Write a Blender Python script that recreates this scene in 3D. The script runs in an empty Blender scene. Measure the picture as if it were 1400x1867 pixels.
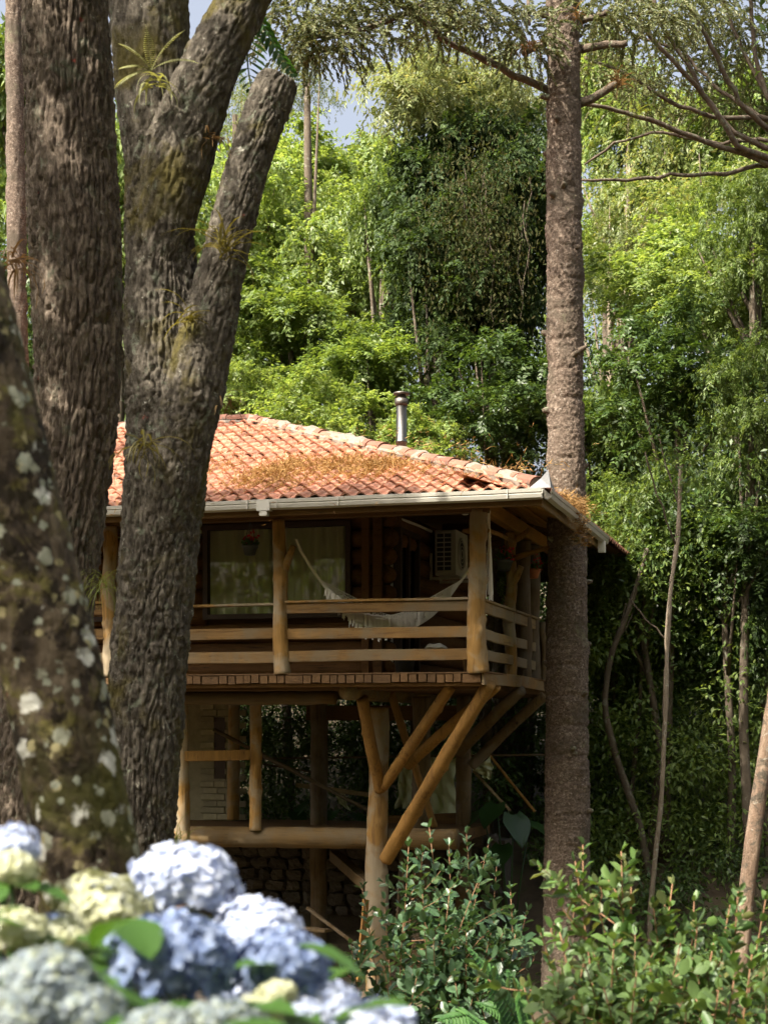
import bpy, math, random
import numpy as np
from mathutils import Vector, Matrix

# ------------------------------------------------------------------ camera, sky, sun, exposure
SC = bpy.context.scene
COL = SC.collection
F, CZ, HOR = 2850.0, 5.0, 1320.0          # focal length and horizon of the photograph (1400 px wide), camera height
cam = bpy.data.cameras.new('camera')
cam.sensor_fit = 'VERTICAL'; cam.sensor_height = 36.0; cam.lens = F / 1867 * 36
cam.shift_y = (HOR - 933.5) / 1867
cam.clip_start = 0.1; cam.clip_end = 2000
cam.dof.use_dof = True; cam.dof.focus_distance = 21.0; cam.dof.aperture_fstop = 3.3
camo = bpy.data.objects.new('camera', cam); COL.objects.link(camo)
camo.location = (0, 0, CZ); camo.rotation_euler = (math.radians(90), 0, 0)
SC.camera = camo

SUN_EL, SUN_AZ = math.radians(50), math.radians(230)   # compass angle from +Y, clockwise
sdir = Vector((math.sin(SUN_AZ) * math.cos(SUN_EL), math.cos(SUN_AZ) * math.cos(SUN_EL), math.sin(SUN_EL)))
world = bpy.data.worlds.new('World'); SC.world = world; world.use_nodes = True
wn = world.node_tree.nodes; wl = world.node_tree.links
sky = wn.new('ShaderNodeTexSky'); sky.sky_type = 'NISHITA'; sky.sun_disc = False
sky.sun_elevation = SUN_EL; sky.sun_rotation = SUN_AZ; sky.dust_density = 10.0; sky.air_density = 0.9; sky.ozone_density = 0.3
hz = wn.new('ShaderNodeHueSaturation'); hz.inputs['Saturation'].default_value = 0.6; hz.inputs['Value'].default_value = 1.35
wl.new(sky.outputs[0], hz.inputs['Color']); wl.new(hz.outputs[0], wn['Background'].inputs[0]); wn['Background'].inputs[1].default_value = 0.11
sun = bpy.data.lights.new('sun', 'SUN'); sun.energy = 5.0; sun.angle = math.radians(0.5); sun.color = (1.0, 0.925, 0.79)
suno = bpy.data.objects.new('sun', sun); COL.objects.link(suno); suno.location = (-20, -20, 40)
suno.rotation_euler = (-sdir).to_track_quat('-Z', 'Y').to_euler()
vs = SC.view_settings; vs.view_transform = 'Standard'; vs.look = 'None'; vs.exposure = 1.35; vs.gamma = 1.0; vs.use_curve_mapping = False
SC.cycles.max_bounces = 4; SC.cycles.diffuse_bounces = 3; SC.cycles.glossy_bounces = 2; SC.cycles.transmission_bounces = 4
SC.cycles.transparent_max_bounces = 6; SC.cycles.caustics_reflective = False; SC.cycles.caustics_refractive = False
SC.cycles.use_denoising = True; SC.cycles.use_adaptive_sampling = True; SC.cycles.adaptive_threshold = 0.02
SC.cycles.sample_clamp_indirect = 6

# ------------------------------------------------------------------ helpers
def W(px, py, Y):
    return np.array([(px - 700) / F * Y, Y, CZ + (HOR - py) / F * Y])
def unit(a):
    a = np.asarray(a, float); n = np.linalg.norm(a, axis=-1, keepdims=True); return a / np.maximum(n, 1e-9)
def tag(o, label=None, cat=None, group=None, kind=None):
    if label: o['label'] = label
    if cat: o['category'] = cat
    if group: o['group'] = group
    if kind: o['kind'] = kind
    return o
def link(name, data, parent=None, mtx=None):
    o = bpy.data.objects.new(name, data); COL.objects.link(o)
    if parent is not None: o.parent = parent
    if mtx is not None: o.matrix_local = mtx
    return o
def empty(name, loc=(0, 0, 0), rz=0.0):
    o = bpy.data.objects.new(name, None); COL.objects.link(o); o.empty_display_size = 0.2
    o.location = tuple(loc); o.rotation_euler = (0, 0, rz); return o
def np_mesh(name, V, Fc, mat, smooth=False):
    """V (n,3); Fc (m,k) all faces of k corners"""
    V = np.ascontiguousarray(V, dtype=np.float32); Fc = np.ascontiguousarray(Fc, dtype=np.int32)
    m = bpy.data.meshes.new(name); k = Fc.shape[1]
    m.vertices.add(len(V)); m.vertices.foreach_set('co', V.ravel())
    m.loops.add(Fc.size); m.loops.foreach_set('vertex_index', Fc.ravel())
    m.polygons.add(len(Fc)); m.polygons.foreach_set('loop_start', np.arange(0, Fc.size, k, dtype=np.int32))
    if smooth: m.polygons.foreach_set('use_smooth', np.ones(len(Fc), dtype=bool))
    m.update(calc_edges=True); m.validate()
    if mat: m.materials.append(mat)
    return m

class MB:
    """collects simple solids"""
    def __init__(s): s.v = []; s.f = []
    def add(s, V, Fs):
        b = len(s.v); s.v += [tuple(map(float, p)) for p in V]; s.f += [tuple(i + b for i in f) for f in Fs]; return s
    def box(s, a, b):
        (x0, y0, z0), (x1, y1, z1) = a, b
        return s.add([(x0,y0,z0),(x1,y0,z0),(x1,y1,z0),(x0,y1,z0),(x0,y0,z1),(x1,y0,z1),(x1,y1,z1),(x0,y1,z1)],
                     [(0,3,2,1),(4,5,6,7),(0,1,5,4),(1,2,6,5),(2,3,7,6),(3,0,4,7)])
    def board(s, a, b, w, h, up=(0,0,1), ch=0.006, n=1, wob=0.0, rng=None):
        """chamfered board from a to b; w = size across, h = size along up"""
        a = np.array(a, float); b = np.array(b, float); t = unit(b - a); up = np.array(up, float)
        sd = unit(np.cross(t, up)); u2 = unit(np.cross(sd, t))
        w /= 2; h /= 2
        pr = [(-w+ch,-h),(w-ch,-h),(w,-h+ch),(w,h-ch),(w-ch,h),(-w+ch,h),(-w,h-ch),(-w,-h+ch)]
        V = []
        for i in range(n + 1):
            c = a + (b - a) * i / n
            if wob and rng is not None and 0 < i < n: c = c + rng.uniform(-wob, wob, 3)
            V += [c + sd * x + u2 * y for x, y in pr]
        Fs = [tuple(range(7, -1, -1)), tuple(range(n * 8, n * 8 + 8))]
        for i in range(n):
            for j in range(8):
                k = (j + 1) % 8; Fs.append((i*8+j, i*8+k, (i+1)*8+k, (i+1)*8+j))
        return s.add(V, Fs)
    def tube(s, pts, rad, seg=8, cap=True, rough=0.0, rng=None, ref=None):
        pts = np.array(pts, float); n = len(pts)
        rad = np.broadcast_to(np.asarray(rad, float), (n,))
        T = np.gradient(pts, axis=0); T = unit(T)
        r0 = np.array(ref if ref is not None else ((0, 1, 0.01) if abs(T[0][1]) < 0.8 else (1, 0, 0)), float)
        V = []
        for i in range(n):
            e1 = unit(r0 - T[i] * np.dot(r0, T[i])); e2 = np.cross(T[i], e1)
            for j in range(seg):
                a = 2 * math.pi * j / seg
                r = rad[i] * (1 + (rng.uniform(-rough, rough) if rough and rng is not None else 0))
                V.append(pts[i] + e1 * math.cos(a) * r + e2 * math.sin(a) * r)
        Fs = []
        for i in range(n - 1):
            for j in range(seg):
                k = (j + 1) % seg; Fs.append((i*seg+j, i*seg+k, (i+1)*seg+k, (i+1)*seg+j))
        if cap: Fs += [tuple(range(seg - 1, -1, -1)), tuple(range((n-1)*seg, n*seg))]
        return s.add(V, Fs)
    def log(s, pts, rad, seg=18, rel=0.06, seed=1, knots=()):
        """debarked log: fluted, dented surface with swollen knots, closed ends"""
        pts = np.array(pts, float); rad = np.broadcast_to(np.asarray(rad, float), (len(pts),))
        d = np.r_[0, np.cumsum(np.linalg.norm(np.diff(pts, axis=0), axis=1))]; n = max(6, int(d[-1] / 0.045)); q = np.linspace(0, d[-1], n)
        P = np.stack([np.interp(q, d, pts[:, i]) for i in range(3)], 1); R = np.interp(q, d, rad); T = unit(np.gradient(P, axis=0))
        r0 = np.array((0, 1, 0.01) if abs(T[0][1]) < 0.8 else (1, 0, 0), float); e1 = unit(r0 - T * (T @ r0)[:, None]); e2 = np.cross(T, e1)
        th = np.linspace(0, 2 * math.pi, seg, endpoint=False); c, sn = np.cos(th)[None], np.sin(th)[None]; S = q[:, None] + 0 * c
        f = 1 + rel * (vnoise(c * 2.2 + 9, sn * 2.2, S * 2.5, seed) + 0.6 * vnoise(c * 5, sn * 5 + 4, S * 5, seed + 1) + 0.35 * vnoise(c * 7, sn * 7, S * 22, seed + 2))
        for (kq, ka, kr) in knots: f = f + 0.28 * np.exp(-(((S - kq) / kr) ** 2 + (np.angle(np.exp(1j * (th[None] - ka))) * R[:, None] / kr) ** 2))
        rr = R[:, None] * f; V = (P[:, None] + e1[:, None] * (c * rr)[..., None] + e2[:, None] * (sn * rr)[..., None]).reshape(-1, 3)
        Fs = [(i*seg+j, i*seg+(j+1) % seg, (i+1)*seg+(j+1) % seg, (i+1)*seg+j) for i in range(n - 1) for j in range(seg)]
        return s.add(V, Fs + [tuple(range(seg - 1, -1, -1)), tuple(range((n-1)*seg, n*seg))])
    def strip(s, pts, wid, nrm):
        """flat blade along pts, widths wid, sideways direction = cross(tangent, nrm)"""
        pts = np.array(pts, float); T = unit(np.gradient(pts, axis=0)); nrm = np.array(nrm, float)
        V = []
        for i in range(len(pts)):
            sd = unit(np.cross(T[i], nrm)) * wid[i] / 2
            V += [pts[i] - sd, pts[i] + sd]
        return s.add(V, [(2*i, 2*i+1, 2*i+3, 2*i+2) for i in range(len(pts) - 1)])
    def mesh(s, name, mat, smooth=False):
        m = bpy.data.meshes.new(name); m.from_pydata(s.v, [], s.f); m.update()
        if smooth: m.polygons.foreach_set('use_smooth', [True] * len(m.polygons))
        if mat: m.materials.append(mat)
        return m
    def build(s, name, mat, parent=None, smooth=False):
        return link(name, s.mesh(name, mat, smooth), parent)

def vnoise(x, y, z, seed=0):
    """smooth value noise in -1..1, vectorised"""
    x, y, z = np.broadcast_arrays(np.asarray(x, float), y, z)
    ix, iy, iz = (np.floor(q).astype(np.int64) for q in (x, y, z))
    fx, fy, fz = x - ix, y - iy, z - iz
    fx, fy, fz = (q * q * q * (q * (q * 6 - 15) + 10) for q in (fx, fy, fz))
    def h(a, b, c):
        n = (a * 374761393 + b * 668265263 + c * 1274126177 + seed * 974634777) & 0xffffffff
        n = ((n ^ (n >> 13)) * 1103515245) & 0xffffffff
        n = ((n ^ (n >> 16)) * 2246822519) & 0xffffffff
        return ((n ^ (n >> 15)) & 0xffffff) / float(0xffffff) * 2 - 1
    def L(a, b, t): return a + (b - a) * t
    return L(L(L(h(ix,iy,iz), h(ix+1,iy,iz), fx), L(h(ix,iy+1,iz), h(ix+1,iy+1,iz), fx), fy),
             L(L(h(ix,iy,iz+1), h(ix+1,iy,iz+1), fx), L(h(ix,iy+1,iz+1), h(ix+1,iy+1,iz+1), fx), fy), fz)

def trunk_mesh(name, pts, rad, ns, na, disp, mat, capend=False):
    """tapered trunk along a smooth path, displaced by disp(cx, cy, s, r) along its normal"""
    pts = np.array(pts, float); rad = np.array(rad, float)
    d = np.r_[0, np.cumsum(np.linalg.norm(np.diff(pts, axis=0), axis=1))]
    s = np.linspace(0, d[-1], ns)
    # smoothed piecewise path
    def sm(v):
        q = np.interp(s, d, v); k = max(3, ns // 12) | 1
        pad = np.r_[2*q[0] - q[k//2:0:-1], q, 2*q[-1] - q[-2:-k//2-1:-1]]
        return np.convolve(pad, np.ones(k) / k, 'valid')[:ns]
    P = np.stack([sm(pts[:, i]) for i in range(3)], 1); R = sm(rad)
    T = unit(np.gradient(P, axis=0)); ref = np.array([0, 1, 0.02])
    e1 = unit(ref - T * (T @ ref)[:, None]); e2 = np.cross(T, e1)
    th = np.linspace(0, 2 * math.pi, na, endpoint=False)
    c, sn = np.cos(th)[None, :], np.sin(th)[None, :]
    rr = R[:, None] + disp(c * R[:, None], sn * R[:, None], s[:, None] + 0 * c, R[:, None])
    V = P[:, None, :] + e1[:, None, :] * (c * rr)[..., None] + e2[:, None, :] * (sn * rr)[..., None]
    V = V.reshape(-1, 3)
    i = np.arange(ns - 1)[:, None]; j = np.arange(na)[None, :]; k = (j + 1) % na
    Fc = np.stack([i*na+j, i*na+k, (i+1)*na+k, (i+1)*na+j], -1).reshape(-1, 4)
    if capend:      # broken end: centre fan as quads degenerate-free (pairs of sectors)
        ctr = len(V); V = np.vstack([V, P[-1] + T[-1] * rad[-1] * 0.25])
        b = (ns - 1) * na; jj = np.arange(0, na, 2)
        Fc = np.vstack([Fc, np.stack([b+jj, b+(jj+1) % na, b+(jj+2) % na, np.full_like(jj, ctr)], -1)])
    return np_mesh(name, V, Fc, mat, True)

def diamonds(P, D, N, L, Wd, fold=0.15):
    """leaf quads: base P, direction D, normal N, lengths L, widths Wd"""
    n = len(P); D = unit(D); S = unit(np.cross(D, N)); N2 = np.cross(S, D)
    L = np.broadcast_to(L, (n,))[:, None]; Wd = np.broadcast_to(Wd, (n,))[:, None]
    m = P + D * L * 0.45
    V = np.stack([P, m + S * Wd / 2 + N2 * Wd * fold, P + D * L - N2 * L * 0.12, m - S * Wd / 2 + N2 * Wd * fold], 1).reshape(-1, 3)
    return V, np.arange(4 * n).reshape(-1, 4)
def ovals(P, D, N, L, Wd, fold=0.12):
    """six-cornered oval leaves folded along the midrib"""
    n = len(P); D = unit(D); S = unit(np.cross(D, N)); N2 = np.cross(S, D)
    L = np.broadcast_to(L, (n,))[:, None]; Wd = np.broadcast_to(Wd, (n,))[:, None]
    a, b = P + D * L * 0.28, P + D * L * 0.72
    V = np.stack([P, a + S*Wd*.46 + N2*Wd*fold, b + S*Wd*.42 + N2*Wd*fold, P + D*L - N2*L*.1, b - S*Wd*.42 + N2*Wd*fold, a - S*Wd*.46 + N2*Wd*fold], 1).reshape(-1, 3)
    i = np.arange(n)[:, None] * 6
    return V, np.concatenate([i + np.array([[0, 3, 2, 1]]), i + np.array([[0, 5, 4, 3]])], 0)

# ------------------------------------------------------------------ materials
def nodes(name):
    m = bpy.data.materials.new(name); m.use_nodes = True
    t = m.node_tree; return m, t.nodes, t.links, t.nodes['Principled BSDF']
def ramp(n, cols, inter='LINEAR'):
    r = n.new('ShaderNodeValToRGB'); cr = r.color_ramp; cr.interpolation = inter
    while len(cr.elements) < len(cols): cr.elements.new(0.5)
    for e, (p, c) in zip(cr.elements, cols): e.position = p; e.color = (*c, 1)
    return r
def noise(n, l, vec, scale, detail=4, rough=0.6, dist=0.0):
    t = n.new('ShaderNodeTexNoise'); t.inputs['Scale'].default_value = scale; t.inputs['Detail'].default_value = detail
    t.inputs['Roughness'].default_value = rough; t.inputs['Distortion'].default_value = dist
    if vec is not None: l.new(vec, t.inputs['Vector'])
    return t
def coords(n, l, scale=(1, 1, 1), kind='Object'):
    tc = n.new('ShaderNodeTexCoord'); mp = n.new('ShaderNodeMapping'); mp.inputs['Scale'].default_value = scale
    l.new(tc.outputs[kind], mp.inputs['Vector']); return mp.outputs[0]
def mixc(n, l, fac, a, b, mode='MIX'):
    x = n.new('ShaderNodeMix'); x.data_type = 'RGBA'; x.blend_type = mode
    if hasattr(fac, 'links') or hasattr(fac, 'is_output'): l.new(fac, x.inputs[0])
    else: x.inputs[0].default_value = fac
    for q, i in ((a, 6), (b, 7)):
        if isinstance(q, tuple): x.inputs[i].default_value = (*q, 1)
        else: l.new(q, x.inputs[i])
    return x.outputs[2]
def bump(n, l, h, strength, dist, bs):
    b = n.new('ShaderNodeBump'); b.inputs['Strength'].default_value = strength; b.inputs['Distance'].default_value = dist
    l.new(h, b.inputs['Height']); l.new(b.outputs[0], bs.inputs['Normal']); return b
def surf(name, cols, scale=4, stretch=(1, 1, 1), rough=0.8, bs_=0.4, bd=0.01, patch=None, spec=0.3, metal=0.0, rnd=0.0):
    """noise-coloured surface; patch = list of (colour, scale, lo, hi) for stains with their own shapes; rnd = per-object tone"""
    m, n, l, p = nodes(name)
    v = coords(n, l, stretch)
    t = noise(n, l, v, scale, 6, 0.65, 0.3)
    k = len(cols); c = ramp(n, [(0.25 + 0.5 * i / max(1, k - 1), q) for i, q in enumerate(cols)])
    l.new(t.outputs[0], c.inputs[0]); col = c.outputs[0]
    for (pc, sc, lo, hi) in (patch or []):
        t2 = noise(n, l, v, sc, 4, 0.6, 0.5); r2 = ramp(n, [(lo, (0, 0, 0)), (hi, (1, 1, 1))]); l.new(t2.outputs[0], r2.inputs[0])
        col = mixc(n, l, r2.outputs[0], col, pc)
    if rnd:
        oi = n.new('ShaderNodeObjectInfo'); hs = n.new('ShaderNodeHueSaturation'); mr = n.new('ShaderNodeMapRange')
        mr.inputs[3].default_value = 1 - rnd; mr.inputs[4].default_value = 1 + rnd
        l.new(oi.outputs['Random'], mr.inputs[0]); l.new(mr.outputs[0], hs.inputs['Value']); l.new(col, hs.inputs['Color']); col = hs.outputs[0]
    l.new(col, p.inputs['Base Color']); p.inputs['Roughness'].default_value = rough; p.inputs['Specular IOR Level'].default_value = spec
    p.inputs['Metallic'].default_value = metal
    if bs_: bump(n, l, t.outputs[0], bs_, bd, p)
    return m
WOODK = 0.56
def wood(name, light, dark, axis, rings=18, rough=0.75, grey=None):
    """grain stretched along an axis, knots and weathered patches"""
    st = [1, 1, 1]; st[axis] = 0.07
    light, dark = tuple(x * WOODK * k for x, k in zip(light, (1.0, 1.02, 0.78))), tuple(x * WOODK * 0.8 * k for x, k in zip(dark, (1.0, 0.96, 0.8)))
    grey = tuple(x * WOODK * 0.9 * k for x, k in zip(grey, (1.0, 0.95, 0.8))) if grey else None
    m, n, l, p = nodes(name)
    v = coords(n, l, tuple(st)); v0 = coords(n, l)
    g = noise(n, l, v, rings, 5, 0.6, 0.6); b = noise(n, l, v0, 2.2, 3, 0.5)
    c = ramp(n, [(0.34, dark), (0.47, light), (0.58, tuple(x * 0.8 for x in light)), (0.68, tuple(min(1, x * 1.3) for x in light))]); l.new(g.outputs[0], c.inputs[0])
    c2 = ramp(n, [(0.35, tuple(x * 0.55 for x in light)), (0.65, tuple(x * 1.1 for x in light))]); l.new(b.outputs[0], c2.inputs[0])
    col = mixc(n, l, 0.4, c.outputs[0], c2.outputs[0])
    sc_ = [1.6, 1.6, 1.6]; sc_[axis] = 0.05      # drying cracks along the grain
    ck = noise(n, l, coords(n, l, tuple(sc_)), rings, 3, 0.5, 0.2); cr_ = ramp(n, [(0.485, (0, 0, 0)), (0.5, (0.8, 0.8, 0.8)), (0.515, (0, 0, 0))]); l.new(ck.outputs[0], cr_.inputs[0])
    big = noise(n, l, v0, 3.1, 2, 0.5); br = ramp(n, [(0.5, (0, 0, 0)), (0.58, (1, 1, 1))]); l.new(big.outputs[0], br.inputs[0])
    mm = n.new('ShaderNodeMath'); mm.operation = 'MULTIPLY'; l.new(cr_.outputs[0], mm.inputs[0]); l.new(br.outputs[0], mm.inputs[1])
    col = mixc(n, l, mm.outputs[0], col, tuple(x * 0.3 for x in dark))
    vo = n.new('ShaderNodeTexVoronoi'); vo.inputs['Scale'].default_value = 3.2
    vm = [1, 1, 1]; vm[axis] = 0.6; l.new(coords(n, l, tuple(vm)), vo.inputs['Vector'])
    kr = ramp(n, [(0.03, (1, 1, 1)), (0.075, (0, 0, 0))]); l.new(vo.outputs['Distance'], kr.inputs[0])
    col = mixc(n, l, kr.outputs[0], col, tuple(x * 0.35 for x in dark))
    if grey:
        t = noise(n, l, v0, 1.7, 4, 0.6, 0.4); r = ramp(n, [(0.44, (0, 0, 0)), (0.58, (0.85, 0.85, 0.85))]); l.new(t.outputs[0], r.inputs[0])
        col = mixc(n, l, r.outputs[0], col, grey)
    oi = n.new('ShaderNodeObjectInfo'); hs = n.new('ShaderNodeHueSaturation'); mr = n.new('ShaderNodeMapRange')
    mr.inputs[3].default_value = 0.8; mr.inputs[4].default_value = 1.15
    l.new(oi.outputs['Random'], mr.inputs[0]); l.new(mr.outputs[0], hs.inputs['Value']); l.new(col, hs.inputs['Color'])
    l.new(hs.outputs[0], p.inputs['Base Color']); p.inputs['Roughness'].default_value = rough; p.inputs['Specular IOR Level'].default_value = 0.25
    bump(n, l, g.outputs[0], 0.8, 0.012, p)
    return m
def leafm(name, cols, trans=0.4, tcol=None, rough=0.45, spec=0.42, rnd=0.14):
    """leaf: tone differs leaf by leaf, light passes through"""
    m, n, l, p = nodes(name)
    g = n.new('ShaderNodeNewGeometry'); k = len(cols)
    c = ramp(n, [(i / max(1, k - 1), q) for i, q in enumerate(cols)]); l.new(g.outputs['Random Per Island'], c.inputs[0])
    oi = n.new('ShaderNodeObjectInfo'); hs = n.new('ShaderNodeHueSaturation'); mr = n.new('ShaderNodeMapRange')
    mr.inputs[3].default_value = 1 - rnd; mr.inputs[4].default_value = 1 + rnd
    l.new(oi.outputs['Random'], mr.inputs[0]); l.new(mr.outputs[0], hs.inputs['Value']); l.new(c.outputs[0], hs.inputs['Color'])
    col = hs.outputs[0]
    l.new(col, p.inputs['Base Color']); p.inputs['Roughness'].default_value = rough; p.inputs['Specular IOR Level'].default_value = spec
    tr = n.new('ShaderNodeBsdfTranslucent'); tc = mixc(n, l, 1.0, col, tcol or (1.38, 1.3, 0.56), 'MULTIPLY'); l.new(tc, tr.inputs[0])
    mx = n.new('ShaderNodeMixShader'); mx.inputs[0].default_value = trans
    out = n['Material Output']; l.new(p.outputs[0], mx.inputs[1]); l.new(tr.outputs[0], mx.inputs[2]); l.new(mx.outputs[0], out.inputs[0])
    return m
def barkm(name, cols, lich, stretch=(1, 1, 0.35), scale=14, moss=None, spots=None, bd=0.012, lscale=3.0, lo=0.5):
    """bark: brown-grey grain, lichen and moss patches, small coloured lichen spots"""
    m, n, l, p = nodes(name); v0 = coords(n, l); v = coords(n, l, stretch)
    t = noise(n, l, v, scale, 8, 0.7, 0.4); c = ramp(n, [(0.3 + 0.4 * i / max(1, len(cols) - 1), q) for i, q in enumerate(cols)]); l.new(t.outputs[0], c.inputs[0])
    col = c.outputs[0]
    fine = noise(n, l, v0, 55, 4, 0.7)
    for (lc, sc, lo_, hi_) in lich:
        t2 = noise(n, l, v0, sc, 7, 0.72, 0.5); r2 = ramp(n, [(lo_, (0, 0, 0)), (hi_, (0.9, 0.9, 0.9))]); l.new(t2.outputs[0], r2.inputs[0])
        col = mixc(n, l, r2.outputs[0], col, lc)
    if moss:
        t3 = noise(n, l, v0, 2.0, 6, 0.65, 0.6); r3 = ramp(n, [(0.5, (0, 0, 0)), (0.63, (0.9, 0.9, 0.9))]); l.new(t3.outputs[0], r3.inputs[0])
        col = mixc(n, l, r3.outputs[0], col, moss)
    for (sc_, ssc, sel_, rad_) in (spots or []):
        vo = n.new('ShaderNodeTexVoronoi'); vo.inputs['Scale'].default_value = ssc; vo.inputs['Randomness'].default_value = 1.0
        l.new(v0, vo.inputs['Vector'])
        wob = noise(n, l, v0, ssc * 3.5, 4, 0.65); ad = n.new('ShaderNodeMath'); ad.operation = 'MULTIPLY_ADD'; ad.inputs[1].default_value = 0.5; l.new(wob.outputs[0], ad.inputs[0]); l.new(vo.outputs['Distance'], ad.inputs[2])
        r4 = ramp(n, [(rad_ + 0.17, (0.92, 0.92, 0.92)), (rad_ + 0.25, (0, 0, 0))]); l.new(ad.outputs[0], r4.inputs[0])
        sel = n.new('ShaderNodeSeparateColor'); l.new(vo.outputs['Color'], sel.inputs[0]); r5 = ramp(n, [(sel_, (0, 0, 0)), (sel_ + 0.01, (1, 1, 1))]); l.new(sel.outputs[0], r5.inputs[0])
        f = n.new('ShaderNodeMath'); f.operation = 'MULTIPLY'; l.new(r4.outputs[0], f.inputs[0]); l.new(r5.outputs[0], f.inputs[1])
        col = mixc(n, l, f.outputs[0], col, sc_)
    l.new(col, p.inputs['Base Color']); p.inputs['Roughness'].default_value = 0.9; p.inputs['Specular IOR Level'].default_value = 0.2
    ad = n.new('ShaderNodeMath'); ad.operation = 'ADD'; l.new(t.outputs[0], ad.inputs[0]); l.new(fine.outputs[0], ad.inputs[1])
    bump(n, l, ad.outputs[0], 0.7, bd, p)
    return m

M = {}
M['ground'] = surf('soil', [(0.03, 0.022, 0.014), (0.07, 0.05, 0.03), (0.05, 0.06, 0.02)], 2.0, bs_=0.8, bd=0.05)
M['tile'] = surf('terracotta', [(0.25, 0.098, 0.06), (0.40, 0.18, 0.112), (0.33, 0.14, 0.09)], 9, rough=0.85, bs_=0.25, bd=0.004,
                 patch=[((0.10, 0.065, 0.05), 4, 0.55, 0.70), ((0.40, 0.28, 0.195), 11, 0.55, 0.72)], rnd=0.36)
M['mortar'] = surf('mortar', [(0.13, 0.11, 0.09), (0.24, 0.20, 0.16)], 12)
M['sheath'] = wood('roof_boards', (0.30, 0.15, 0.06), (0.16, 0.08, 0.03), 0)
M['gutter'] = surf('painted_gutter', [(0.33, 0.315, 0.27), (0.43, 0.41, 0.36)], 5, (0.3, 1, 1), rough=0.45, bs_=0.05, patch=[((0.22, 0.18, 0.13), 7, 0.62, 0.78)], spec=0.5)
M['soffit'] = wood('varnished_pine', (0.62, 0.30, 0.075), (0.38, 0.16, 0.035), 1, 22, rough=0.45)
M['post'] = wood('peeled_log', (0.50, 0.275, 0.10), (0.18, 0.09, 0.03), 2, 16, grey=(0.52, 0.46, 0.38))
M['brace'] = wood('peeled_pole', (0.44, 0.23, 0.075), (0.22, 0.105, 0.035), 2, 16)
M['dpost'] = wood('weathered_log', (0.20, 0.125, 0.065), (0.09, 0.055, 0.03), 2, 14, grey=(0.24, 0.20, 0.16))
M['rail'] = wood('sawn_board', (0.36, 0.20, 0.085), (0.17, 0.088, 0.035), 0, 16, grey=(0.30, 0.235, 0.16))
M['railv'] = wood('sawn_board_side', (0.42, 0.27, 0.14), (0.20, 0.115, 0.05), 1, 16, grey=(0.38, 0.31, 0.22))
M['beam'] = wood('beam_timber', (0.24, 0.12, 0.045), (0.11, 0.055, 0.02), 0, 14)
M['logu'] = wood('horizontal_log', (0.26, 0.16, 0.075), (0.11, 0.06, 0.026), 0, 14, grey=(0.24, 0.19, 0.13))
M['logv'] = wood('cross_log', (0.32, 0.20, 0.09), (0.14, 0.08, 0.035), 1, 14, grey=(0.26, 0.22, 0.16))
M['wall'] = wood('log_siding', (0.26, 0.115, 0.04), (0.12, 0.05, 0.018), 0, 14)
M['wallv'] = wood('log_siding_side', (0.26, 0.115, 0.04), (0.12, 0.05, 0.018), 1, 14)
M['deck'] = wood('deck_plank', (0.20, 0.105, 0.05), (0.10, 0.05, 0.024), 1, 20)
M['frame'] = surf('dark_window_frame', [(0.035, 0.018, 0.01), (0.055, 0.028, 0.014)], 8, rough=0.55, bs_=0.1)
M['curtain'] = surf('curtain_cloth', [(0.68, 0.64, 0.48), (0.80, 0.76, 0.60)], 3, (1, 1, 0.2), rough=0.9, bs_=0.1)
M['white'] = surf('white_enamel', [(0.62, 0.60, 0.54), (0.70, 0.68, 0.62)], 4, rough=0.5, bs_=0.05)
M['acdark'] = surf('cooling_fins', [(0.03, 0.03, 0.03), (0.05, 0.05, 0.05)], 8, rough=0.6)
M['rope'] = surf('cotton_rope', [(0.66, 0.62, 0.55), (0.78, 0.74, 0.67)], 30, rough=0.95, bs_=0.3)
M['steel'] = surf('stainless', [(0.17, 0.165, 0.15), (0.27, 0.26, 0.245)], 4, (6, 6, 0.5), rough=0.3, bs_=0.04, metal=1.0, spec=0.5)
M['steeldark'] = surf('sooty_steel', [(0.10, 0.09, 0.08), (0.2, 0.18, 0.16)], 6, rough=0.45, metal=0.9)
M['pot_dark'] = surf('grey_plastic', [(0.04, 0.045, 0.045), (0.07, 0.075, 0.075)], 5, rough=0.5, bs_=0.05)
M['pot_clay'] = surf('clay', [(0.36, 0.12, 0.05), (0.45, 0.17, 0.08)], 6, rough=0.8)
M['red'] = leafm('red_petal', [(0.45, 0.015, 0.03), (0.65, 0.03, 0.04)], 0.3, (1.2, 1, 1))
M['brick'] = surf('limewashed_brick', [(0.22, 0.19, 0.12), (0.34, 0.30, 0.2)], 7, rough=0.95, rnd=0.2, bs_=0.5)
M['stone'] = surf('field_stone', [(0.045, 0.038, 0.03), (0.10, 0.085, 0.068)], 3, rough=0.95, rnd=0.3, bs_=0.8, bd=0.03)
M['tarp'] = surf('tarpaulin', [(0.42, 0.44, 0.26), (0.52, 0.53, 0.34)], 2.5, rough=0.7, bs_=0.4, bd=0.03)
M['plank_pale'] = wood('pale_plank', (0.50, 0.36, 0.25), (0.34, 0.24, 0.16), 0)
M['dry'] = leafm('dry_pine_litter', [(0.16, 0.085, 0.03), (0.30, 0.175, 0.06), (0.40, 0.26, 0.11), (0.20, 0.10, 0.04)], 0.25, (1.1, 0.9, 0.6), 0.8, 0.1)

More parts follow.
